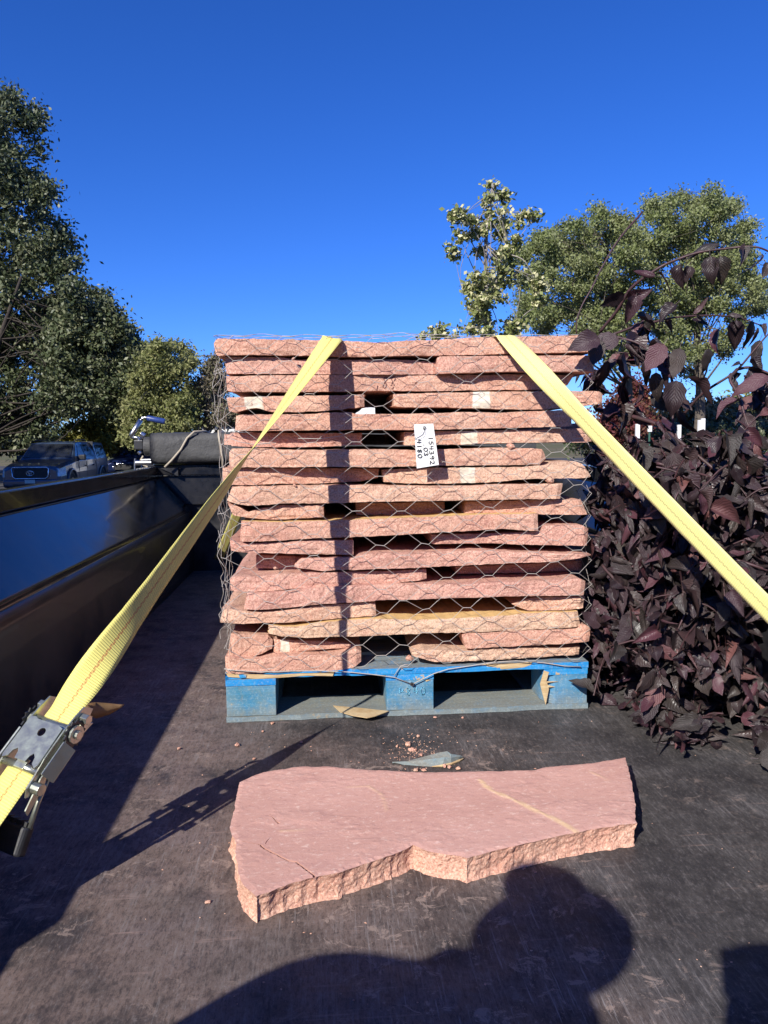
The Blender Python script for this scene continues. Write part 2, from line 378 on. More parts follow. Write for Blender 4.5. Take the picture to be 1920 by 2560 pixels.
M['pencil'] = simple('dark_marker', (.16, .07, .06), (.12, .05, .05), 60, .8, 0, 0, .001)
M['stencil'] = simple('light_blue_stencil', (.25, .62, .78), (.10, .40, .62), 300, .8, 0, .1, .0005)
M['leaf'] = mat_leaf_dark()
M['stem'] = simple('purple_brown_bark', (.075, .032, .038), (.045, .028, .026), 60, .5, 0, .3, .001, .4)
M['tarp'] = simple('black_vinyl_tarp', (.048, .048, .048), (.070, .069, .067), 9, .62, 0, .5, .012, .35)
M['cord'] = simple('beige_cord', (.42, .37, .28), (.36, .30, .22), 120, .8, 0, .4, .001)
M['blue_grip'] = simple('blue_grip', (.03, .06, .22), (.02, .04, .15), 30, .35)
M['leafdry'] = simple('dry_brown_leaf', (.26, .16, .07), (.20, .11, .05), 40, .6, 0, .4, .001)
YF = 2.081                       # plane of the front of the pallet and of the stack
GZ = -0.95                       # ground outside the trailer

# ------------------------------------------------------------------ setting: ground
def plane_grid(name, x0, x1, y0, y1, z, nx, ny, mat, amp=0.0, label=None):
    X, Y = np.meshgrid(np.linspace(x0, x1, nx), np.linspace(y0, y1, ny)); Z = np.full_like(X, z)
    if amp: Z = Z + np.sin(X * .31) * np.cos(Y * .23) * amp
    V = np.stack([X.ravel(), Y.ravel(), Z.ravel()], 1)
    idx = np.arange(nx * ny).reshape(ny, nx)
    Fq = np.stack([idx[:-1, :-1].ravel(), idx[:-1, 1:].ravel(), idx[1:, 1:].ravel(), idx[1:, :-1].ravel()], 1)
    o = np_mesh(name, V, Fq, mat); tag(o, kind='structure'); return o
def mat_asphalt():
    t = NT('parking_asphalt'); co = t.co(); n = t.noise(co, .4, 5); f = t.noise(co, 60, 3)
    col = t.mix(t.ramp(n, [(.35, 0.0), (.65, 1.0)]), (.055, .053, .052), (.085, .080, .075))
    col = t.mix(t.ramp(f, [(.6, 0.0), (.8, .5)]), col, (.16, .15, .14))
    return t.out(col, .9, 0, t.bump(f, .4, .01), .3)
def mat_dirt():
    t = NT('dry_grass_ground'); co = t.co(); n = t.noise(co, .15, 6, .7); f = t.noise(co, 5, 6, .7)
    col = t.mix(t.ramp(n, [(.4, 0.0), (.6, 1.0)]), (.16, .13, .08), (.09, .10, .04))
    col = t.mix(t.ramp(f, [(.55, 0.0), (.75, .6)]), col, (.22, .19, .13))
    return t.out(col, .95, 0, t.bump(f, .6, .05), .1)
plane_grid('ground', -900, 900, -600, 1400, GZ - .012, 41, 41, mat_dirt())
plane_grid('parking_lot', -60, 60, -40, 62, GZ, 13, 13, mat_asphalt())

# ------------------------------------------------------------------ the trailer
LX, RX, FY, BY = -0.985, 1.30, 4.62, 0.42        # inner faces of the sides, front wall, rear edge
trailer = empty('dump_trailer', (0.07, 2.5, GZ), 'black dump trailer with glossy sides holding the pallet and the cut shrub', 'trailer')
def tp(b, name, mat, bevel=0.0, smooth=False, label=None):
    o = b.build(name, mat, None, smooth, (0.07, 2.5, GZ), bevel, label); o.parent = trailer; o.location = (0, 0, 0); return o
b = MB(); b.box(LX - .02, RX + .02, BY, FY + .02, -.006, 0); tp(b, 'bed_floor', M['floor'])
b = MB(); b.box(-1.0, 1.30, BY, FY, -.16, -.008); tp(b, 'bed_frame', M['dark_steel'])

def side_wall(sgn, X0):
    """sheet metal side: lower panel, leaning upper panel, top rail tube; sgn -1 left, +1 right"""
    def px_(x): return X0 + sgn * x
    def sheet(prof, y0, y1, name, mat, nseg=26, wav=.0015):
        bb = MB(); n = len(prof); V = []
        for j in range(nseg + 1):
            y = y0 + (y1 - y0) * j / nseg
            for k, (x, z) in enumerate(prof):
                w = noise.noise(Vector((y * 2.3, z * 5 + k * .1, sgn * 4.0))) * wav
                V.append((px_(x + w), y, z))
        Fc = [(j * n + k, j * n + k + 1, (j + 1) * n + k + 1, (j + 1) * n + k) for j in range(nseg) for k in range(n - 1)]
        if sgn > 0: Fc = [f[::-1] for f in Fc]
        bb.add(V, Fc); o = tp(bb, name, mat, smooth=True)
        so = o.modifiers.new('t', 'SOLIDIFY'); so.thickness = .004; so.offset = -1
        return o
    low = [(-.183, .361 * k / 8) for k in range(9)]
    up = [(-.183 + .185 * k / 10, .3615 + (.5645 - .3615) * k / 10) for k in range(11)]
    sheet(low, BY, FY, 'lower_side_panel', M['black_dusty'])
    sheet(up, BY, FY, 'upper_side_panel', M['black'], wav=.0035)
    bb = MB(); x0, x1 = sorted((px_(-.008), px_(.048)))
    bb.box(x0, x1, BY, FY + .05, .562, .628); tp(bb, 'top_rail', M['black'], .006)
    bb = MB(); x0, x1 = sorted((px_(-.014), px_(.004)))
    bb.box(x0, x1, BY, FY - .02, .548, .558); tp(bb, 'rail_lip', M['black'], .002)
    
    for k in range(6):
        bb = MB(); y = .7 + k * .75; x0, x1 = sorted((px_(.02), px_(.055))); bb.box(x0, x1, y, y + .06, -.1, .548)
        tp(bb, 'side_post', M['dark_steel'])
side_wall(-1, LX); side_wall(1, RX)
# front wall with its rail, gusset and weld bead
b = MB(); b.box(LX - .1, RX + .1, FY, FY + .03, 0, .57); tp(b, 'front_panel', M['black_dusty'])
b = MB(); b.box(LX - .048, RX + .048, FY - .055, FY + .045, .575, .640); tp(b, 'front_rail', M['black'], .006)
b = MB(); b.box(LX - .10, RX + .10, FY - .028, FY - .002, .40, .572); tp(b, 'front_channel', M['black'], .004)
b = MB(); b.prism([(LX + .03, .62), (LX + .13, .62), (LX + .13, .572)], FY - .075, FY - .058); tp(b, 'gusset', M['black_dusty'])
# axle, wheels and tongue under the bed
b = MB()
for sx in (-1.24, 1.55):
    for y in (1.7, 2.6):
        w = MB(); w.tube([(sx - .12, y, GZ + .38), (sx + .12, y, GZ + .38)], .38, 28); ww = tp(w, 'wheel', M['dark_steel'], .02)
b.box(-1.1, 1.24, 4.62, 5.2, -.25, -.15); b.box(-.05, .2, 5.1, 6.2, -.25, -.15); tp(b, 'tongue', M['dark_steel'])

# rolled tarp on the front rail, with its cord, and the crank
TY = FY - .02
def tq(px, py): return at(px, py, 1, TY)
tarp = empty('rolled_tarp', (0.1, TY, .64), 'black rolled tarp lying along the front rail of the trailer', 'tarp')
a0, a1 = tq(382, 1083), tq(382, 1164); TZ0, TZ1 = .642, a0.z; TX0 = a0.x
b = MB(); n = 26; ny = 60
prof = []
for k in range(n):
    q = 2 * math.pi * k / n; c, s_ = math.cos(q), math.sin(q)
    e = 5.0; r = (abs(c) ** e + abs(s_) ** e) ** (-1 / e)
    prof.append((c * r, s_ * r))
V = []; HH = (TZ1 - TZ0) / 2
for j in range(ny + 1):
    x = TX0 + (1.25 - TX0) * j / ny
    for (c, s_) in prof:
        w = noise.fractal(Vector((x * 5, c * 1.5, s_ * 1.5)), 1.0, 2.0, 3) * .008
        V.append((x, TY - .01 + (.085 + w) * c, TZ0 + HH + (HH + w) * s_))
b.add(V, [(j * n + k, (j + 1) * n + k, (j + 1) * n + (k + 1) % n, j * n + (k + 1) % n) for j in range(ny) for k in range(n)] + [tuple(range(n))[::-1]])
def child(bb, name, mat, parent, bevel=0.0, smooth=False, label=None):
    o = bb.build(name, mat, None, smooth, tuple(parent.location), bevel, label)
    o.parent = parent; o.location = (0, 0, 0); return o
child(b, 'tarp_roll', M['tarp'], tarp, smooth=True)
b = MB(); b.tube([(TX0 - .048, TY, TZ0 + HH * 1.15), (TX0 + .01, TY, TZ0 + HH * 1.15)], HH * .62, 24); child(b, 'roll_core', M['tarp'], tarp, .004)
fy = TY - .102
def cy(px, py): return at(px, py, 1, fy)
b = MB(); P = [cy(412, 1168), cy(430, 1150), cy(452, 1124), cy(468, 1095), cy(485, 1083)]
P[-1].z = TZ1 + .004; P += [Vector((P[-1].x + .05, TY, TZ1 + .008)), Vector((P[-1].x + .07, TY + .08, TZ1 - .01))]
b.tube(P, .0065, 8); child(b, 'cord', M['cord'], tarp, smooth=True)
b = MB(); P = [Vector((cy(541, 1085).x - .004, TY + .05, TZ1 + .004)), Vector((cy(544, 1085).x, TY - .05, TZ1 + .009)), cy(547, 1090), cy(552, 1120), cy(557, 1150), cy(557, 1170)]
b.tube(P, .0065, 8); child(b, 'cord', M['cord'], tarp, smooth=True)

cr = empty('tarp_crank', tuple(tq(350, 1165)), 'chrome crank with a blue sleeve handle at the left end of the rolled tarp', 'crank')
b = MB(); b.tube([tq(326, 1091), tq(331, 1084), tq(352, 1050)], [.013, .015, .014], 10); b.tube([tq(352, 1050), tq(356, 1045), tq(366, 1044), tq(376, 1045)], .008, 8)
b.tube([tq(326, 1092), tq(360, 1097)], .009, 8); child(b, 'crank_arm', M['steel'], cr, smooth=True)
b = MB(); b.tube([tq(368, 1045), tq(412, 1054)], .0165, 14); child(b, 'handle_grip', M['blue_grip'], cr, .004, True)
b = MB(); p, q = tq(337, 1100), tq(361, 1124); b.box(p.x, q.x, TY - .03, TY + .02, q.z, p.z); child(b, 'gear_box', M['dark_steel'], cr, .006)
b = MB()
for (p, q, r) in (((345, 1092), (352, 1108), .010), ((352, 1084), (362, 1090), .016), ((356, 1100), (350, 1132), .007), ((362, 1120), (374, 1128), .012), ((347, 1128), (352, 1134), .014), ((338, 1112), (352, 1126), .005)):
    b.tube([tq(*p), tq(*q)], r, 8)
child(b, 'bracket', M['steel'], cr, .002)
b = MB(); b.tube([tq(340, 1157), tq(384, 1156)], .015, 12); b.tube([tq(338, 1146), tq(337, 1176)], .006, 8); b.tube([tq(352, 1150), tq(384, 1149)], .006, 8)
child(b, 'axle_pin', M['steel'], cr)
b = MB(); b.tube([tq(358, 1140), tq(352, 1150), tq(358, 1162), tq(368, 1167), tq(384, 1168)], .006, 8); child(b, 'cord_end', M['cord'], cr, smooth=True)
# ------------------------------------------------------------------ the pallet
pal = empty('wooden_pallet', (.22, YF + .6, 0), 'worn blue wooden block pallet under the stack of red stone, stencilled 4840', 'pallet')
PX0, PX1, PD = -.285, .731, 1.22
def rough_box(x0, x1, y0, y1, z0, z1, seed, nx=24, ny=4, nz=3, amp=.0012, chip=None):
    """a sawn board with slightly wavering faces; chip(x, y, z) -> dx, dy, dz"""
    bb = MB(); vs = {}; V = []; Fc = []
    def vid(i, j, k):
        if (i, j, k) not in vs:
            x = x0 + (x1 - x0) * i / nx; y = y0 + (y1 - y0) * j / ny; z = z0 + (z1 - z0) * k / nz
            n1 = noise.noise(Vector((x * 14 + seed, y * 14, z * 40))) * amp
            n2 = noise.noise(Vector((x * 14, y * 14 + seed, z * 40 + 9))) * amp
            p = [x, y + n1, z + n2 * (0 if k == 0 else 1)]
            if chip: d = chip(x, y, z); p = [p[0] + d[0], p[1] + d[1], p[2] + d[2]]
            vs[(i, j, k)] = len(V); V.append(tuple(p))
        return vs[(i, j, k)]
    for i in range(nx):
        for j in range(ny):
            Fc.append((vid(i, j, nz), vid(i + 1, j, nz), vid(i + 1, j + 1, nz), vid(i, j + 1, nz)))
            Fc.append((vid(i, j, 0), vid(i, j + 1, 0), vid(i + 1, j + 1, 0), vid(i + 1, j, 0)))
    for i in range(nx):
        for k in range(nz):
            Fc.append((vid(i, 0, k), vid(i + 1, 0, k), vid(i + 1, 0, k + 1), vid(i, 0, k + 1)))
            Fc.append((vid(i, ny, k), vid(i, ny, k + 1), vid(i + 1, ny, k + 1), vid(i + 1, ny, k)))
    for j in range(ny):
        for k in range(nz):
            Fc.append((vid(0, j, k), vid(0, j, k + 1), vid(0, j + 1, k + 1), vid(0, j + 1, k)))
            Fc.append((vid(nx, j, k), vid(nx, j + 1, k), vid(nx, j + 1, k + 1), vid(nx, j, k + 1)))
    bb.add(V, Fc); return bb
def wood(bb, name, mat, wear=.0, label=None, bevel=0.0):
    o = child(bb, name, mat, pal, bevel, False, label); o['wear'] = float(wear); return o
# bottom boards: front one along x, three runners along y
def chip_low(x, y, z):
    if y < YF + .02: return (0, abs(noise.noise(Vector((x * 9, 1.5, 0)))) * .012, 0)
    return (0, 0, 0)
o = wood(rough_box(PX0, PX1, YF - .006, YF + .15, .001, .015, 1, 90, 5, 2, .002, chip_low), 'bottom_board', M['blue'], .75)
wood(rough_box(PX0, PX1, YF + PD - .14, YF + PD, .001, .015, 2), 'bottom_board', M['blue'], .7)
for k, x in enumerate((PX0 + .0, .155, PX1 - .14)):
    wood(rough_box(x, x + .14, YF + .155, YF + PD - .145, .001, .015, 3 + k, 3, 20), 'bottom_board', M['blue'], .7)
wear_of = {(0, 0): .85, (1, 0): .75, (2, 0): .65}
for k, (x0, x1) in enumerate(((PX0 + .001, -.149), (.157, .289), (.605, PX1 - .002))):
    for j, y in enumerate((YF, YF + .54, YF + PD - .14)):
        def chip_b(x, y_, z, k=k, j=j, x0=x0):
            if k == 2 and j == 0 and x < x0 + .03 and y_ < YF + .05:
                w = max(0, 1 - (x - x0) / .03) * max(0, 1 - (y_ - YF) / .05); h = .5 + .5 * math.sin(z * 60)
                return (.012 * w * h, .030 * w * (.4 + .6 * abs(noise.noise(Vector((z * 50, x * 60, 2))))), 0)
            return (0, 0, 0)
        bb = rough_box(x0, x1, y, y + .14, .0155, .1005, 20 + k * 3 + j, 12, 10, 10, .0016, chip_b)
        wood(bb, 'pallet_block', M['blue'], wear_of.get((k, j), .6), 'splintered right front block' if (k, j) == (2, 0) else None, .0015)
    wood(rough_box(x0 - .001, x1 + .001, YF - .001, YF + PD, .101, .1195, 40 + k, 6, 40, 3), 'stringer_board', M['blue'], -.1, None, .001)
# top deck boards
def chip_top(x, y, z):
    if y > YF + .03: return (0, 0, 0)
    w = 0
    if -.28 < x < .06: w = .016 + .008 * noise.noise(Vector((x * 22, 0, 5)))          # split-off edge at the left
    if .42 < x < .60: w = .012 * math.sin((x - .42) / .18 * math.pi) + .004 * noise.noise(Vector((x * 60, 0, 1)))
    return (0, w * (1.0 if z > .13 else .4), 0)
wood(rough_box(PX0, PX1, YF - .003, YF + .14, .120, .137, 50, 120, 6, 2, .0015, chip_top), 'deck_board', M['blue'], -.15, 'front deck board with its edge split off in places')
for k in range(6):
    y = YF + .17 + k * .178; wood(rough_box(PX0, PX1, y, min(y + .14, YF + PD), .120, .137, 60 + k, 20, 3), 'deck_board', M['grey_wood'])
# bare scars where wood has split away
def flake(P, name, mat, parent, thick=.0016, seed=0, label=None):
    """thin shard: outline points in 3D, slightly proud"""
    bb = MB(); n = len(P); c = sum((Vector(p) for p in P), Vector()) / n
    nrm = (Vector(P[1]) - Vector(P[0])).cross(Vector(P[2]) - Vector(P[0])).normalized()
    if nrm.dot(CAM_C - c) < 0: nrm = -nrm
    top = [Vector(p) + nrm * thick for p in P]; bot = [Vector(p) - nrm * thick for p in P]
    bb.add(top + bot + [c + nrm * (thick * 1.8)], [(i, (i + 1) % n, 2 * n) for i in range(n)] + [(i, i + n, (i + 1) % n + n, (i + 1) % n) for i in range(n)] + [tuple(range(2 * n - 1, n - 1, -1))])
    return child(bb, name, mat, parent, 0, False, label)
def fy_(P, Y): return [at(x, y, 1, Y) for x, y in pts(P)]
def fz_(P, Z): return [at(x, y, 2, Z) for x, y in pts(P)]
flake(fz_('833,1764 850,1766 900,1770 972,1778 940,1790 918,1795 880,1789 850,1780', .0163), 'bare_wood_scar', M['bare'], pal, .0008)
flake(fy_('1195,1664 1215,1660 1330,1655 1328,1661 1310,1668 1280,1671 1220,1675 1205,1668', YF + .002), 'bare_wood_scar', M['bare'], pal, .0012)
flake(fy_('565,1683 600,1690 680,1688 760,1683 820,1680 836,1678 832,1690 800,1686 700,1694 640,1697 570,1692', YF + .001), 'bare_wood_scar', M['bare'], pal, .0010)
flake(fy_('1360,1676 1372,1680 1366,1702 1372,1722 1364,1762 1356,1735 1350,1710', YF - .001), 'bare_wood_scar', M['bare'], pal, .0012)
for s_ in ('1367,1703 1396,1704 1367,1707', '1368,1712 1388,1717 1366,1719', '1062,1699 1076,1700 1066,1704', '597,1687 617,1686 615,1694 600,1695'):
    flake(fy_(s_, YF - .0012), 'splinter', M['bare'] if '597' not in s_ else M['blue'], pal, .001)

# strokes for writing: digits as polylines in a 0..1 box (x right, y up)
DIG = {'0': [[(.5, 1), (.15, .8), (.08, .4), (.3, .03), (.65, .05), (.9, .4), (.85, .8), (.5, 1)]],
       '1': [[(.5, 1), (.5, 0)]],
       '2': [[(.1, .8), (.4, 1), (.8, .85), (.75, .55), (.15, .05), (.5, .12), (.95, -.05)]],
       '3': [[(.1, .9), (.5, 1), (.8, .8), (.4, .55), (.85, .35), (.7, .05), (.1, .08)]],
       '4': [[(.25, 1), (.1, .45), (.9, .5)], [(.75, 1), (.7, 0)]],
       '5': [[(.85, 1), (.25, .95), (.2, .6), (.7, .55), (.8, .25), (.5, 0), (.1, .1)]],
       '8': [[(.8, .85), (.45, 1), (.15, .8), (.75, .3), (.5, 0), (.15, .2), (.35, .5), (.8, .8)]],
       '9': [[(.85, .8), (.5, 1), (.15, .75), (.45, .5), (.85, .8), (.8, .3), (.6, 0)]],
       '.': [[(.4, .05), (.55, .12)]]}
def write(bb, text, O, U, V, adv, w, h, r, N, dashed=False, rnd=RND):
    """text from origin O, direction U (along), V (up), N = outward"""
    x = 0
    for ch in text:
        if ch != ' ':
            for st in DIG[ch]:
                P = []
                for (a, b_), (c, d) in zip(st[:-1], st[1:]):
                    for q in range(4): P.append((a + (c - a) * q / 4, b_ + (d - b_) * q / 4))
                P.append(st[-1])
                for (a, b_), (c, d) in zip(P[:-1], P[1:]):
                    if dashed and rnd.random() < .18: continue
                    A = O + U * (x + a * w) + V * (b_ * h) ; B = O + U * (x + c * w) + V * (d * h)
                    t = (B - A)
                    if t.length < 1e-6: continue
                    t = t.normalized(); s_ = t.cross(N).normalized() * r
                    e = t * r * .5; k = N * .0006
                    i0 = [A - s_ - e, A + s_ - e, B + s_ + e, B - s_ + e]
                    bb.add([p + k for p in i0] + i0, [(0, 1, 2, 3), (0, 4, 5, 1), (1, 5, 6, 2), (2, 6, 7, 3), (3, 7, 4, 0)])
        x += adv
bb = MB(); write(bb, '4840', at(997, 1739, 1, YF - .0022), Vector((1, 0, 0)), Vector((0, 0, 1)), .0200, .0145, .022, .0011, Vector((0, -1, 0)), True)
child(bb, 'stencil_print', M['stencil'], pal)
bb = MB(); c = at(1030, 1711, 1, YF - .012); bb.tube([c, c + Vector((0, .02, 0))], [.0055, .0045], 12); bb.tube([c, c + Vector((0, .03, .0))], .002, 6)
nail = bb.build('roofing_nail', M['steel']); tag(nail, 'round nail head in the middle pallet block holding the wire netting', 'nail')

# ------------------------------------------------------------------ the stones of the stack
def interp(P, s):
    x = P[0][0] + (P[-1][0] - P[0][0]) * s
    for (a, b_), (c, d) in zip(P[:-1], P[1:]):
        if x <= c or (c, d) == P[-1]:
            return x, b_ + (d - b_) * ((x - a) / (c - a) if c != a else 0)
def flagstone(top, bot, r0, r1, depth, tint, label, rough=1.0, step=6.0, group='flagstones stacked on the pallet'):
    T, B = pts(top), pts(bot); n = max(6, int((max(T[-1][0], B[-1][0]) - min(T[0][0], B[0][0])) / step)); nr = 7; nb = 7
    seed = (hash_(label) % 997) * .37
    V = []; PA = []; pal_ = PALE.get(label, []); ringn = (nr + 1) + nb + (3) + (nb - 1)
    for i in range(n + 1):
        s = i / n; e = min(s, 1 - s) * n
        tx, ty = interp(T, s); bx, by = interp(B, s)
        jz = .4
        Y = YF + (r0 if r0 < 0 else r0 * 1.5) * (1 - s) + (r1 if r1 < 0 else r1 * 1.5) * s + noise.noise(Vector((tx * .007, seed, 0))) * .013 + .004
        endb = max(0, 1 - e / 2.0) * .006
        p, q = at(tx, ty, 1, Y), at(bx, by, 1, Y); ring = []
        th = max(p.z - q.z, .004)
        for k in range(nr + 1):
            u = k / nr; v = p.lerp(q, u)
            big = noise.fractal(Vector((v.x * 18 + seed, v.z * 30, seed)), .9, 2.0, 3)
            med = noise.fractal(Vector((v.x * 75 + seed, v.z * 75, seed + 4)), .8, 2.1, 3)
            rdg = 1 - 4 * (u - .5) ** 2
            y = v.y - (rdg * .0010 + abs(big) * .0042 * rough + abs(med) * .0020 * rough + .0012 * noise.noise(Vector((v.x * 5 + seed, 2, v.z * 260)))) + endb
            zj = (noise.noise(Vector((v.x * 55, seed, 7))) * .0016) * (1 if k in (0, nr) else .3)
            ring.append(Vector((v.x, y, v.z + zj)))
        f, l = ring[0], ring[-1]
        for k in range(1, nb + 1):
            d = depth * (k / nb) ** 1.5
            jx = noise.noise(Vector((d * 9, seed, s * 2))) * .012 * (1 if e < 1 else 0)
            ring.append(Vector((l.x + jx, Y + d, l.z + noise.noise(Vector((l.x * 9, d * 9, seed))) * .0015)))
        ring.append(Vector((l.x, Y + depth + .004, l.z + th * .35))); ring.append(Vector((l.x, Y + depth + .004, l.z + th * .7)))
        ring.append(Vector((f.x, Y + depth, f.z)))
        for k in range(nb - 1, 0, -1):
            d = depth * (k / nb) ** 1.5
            jx = noise.noise(Vector((d * 9, seed, s * 2))) * .012 * (1 if e < 1 else 0)
            ring.append(Vector((f.x + jx, Y + d, f.z + noise.noise(Vector((f.x * 12, d * 12, seed + 2))) * .002)))
        V += ring; m = len(ring); pv = max([0] + [max(0, min(1, (min(tx - a_, b_ - tx) + 9) / 12)) for a_, b_ in pal_]); PA += [pv] * m
    Fc = [(i * m + k, i * m + (k + 1) % m, (i + 1) * m + (k + 1) % m, (i + 1) * m + k) for i in range(n) for k in range(m)]
    for i, sg in ((0, 1), (n, -1)):
        c = sum(V[i * m:(i + 1) * m], Vector()) / m + Vector((-.002 * sg, 0, 0)); V.append(c); ci = len(V) - 1
        for k in range(m):
            a, b_ = i * m + k, i * m + (k + 1) % m
            Fc.append((ci, b_, a) if sg > 0 else (ci, a, b_))
    bb = MB(); bb.add(V, Fc); o = bb.build('flagstone', M['stone'], bevel=0.0)
    if pal_:
        PA += [0, 0]; a_ = o.data.attributes.new('pale', 'FLOAT', 'POINT'); a_.data.foreach_set('value', np.array(PA, dtype=np.float32))
    if 'yellow top' in label: o['yellow_top'] = 1.0
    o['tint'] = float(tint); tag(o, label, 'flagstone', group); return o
PALE = {'fourth layer flagstone reaching farthest right, with a cream band': [(1184, 1222)], 'sixth layer flagstone behind the paper tag, with a cream band': [(1154, 1190)],
        'eighth layer orange flagstone on the right with a white band': [(1152, 1184)], 'fourth layer flagstone with a white blotch near its left end': [(612, 622), (628, 652)],
        'thin shaded flagstone below the pale tan one': [(704, 722)]}
def hash_(s):
    h = 7
    for c in s: h = (h * 31 + ord(c)) % 1000003
    return h
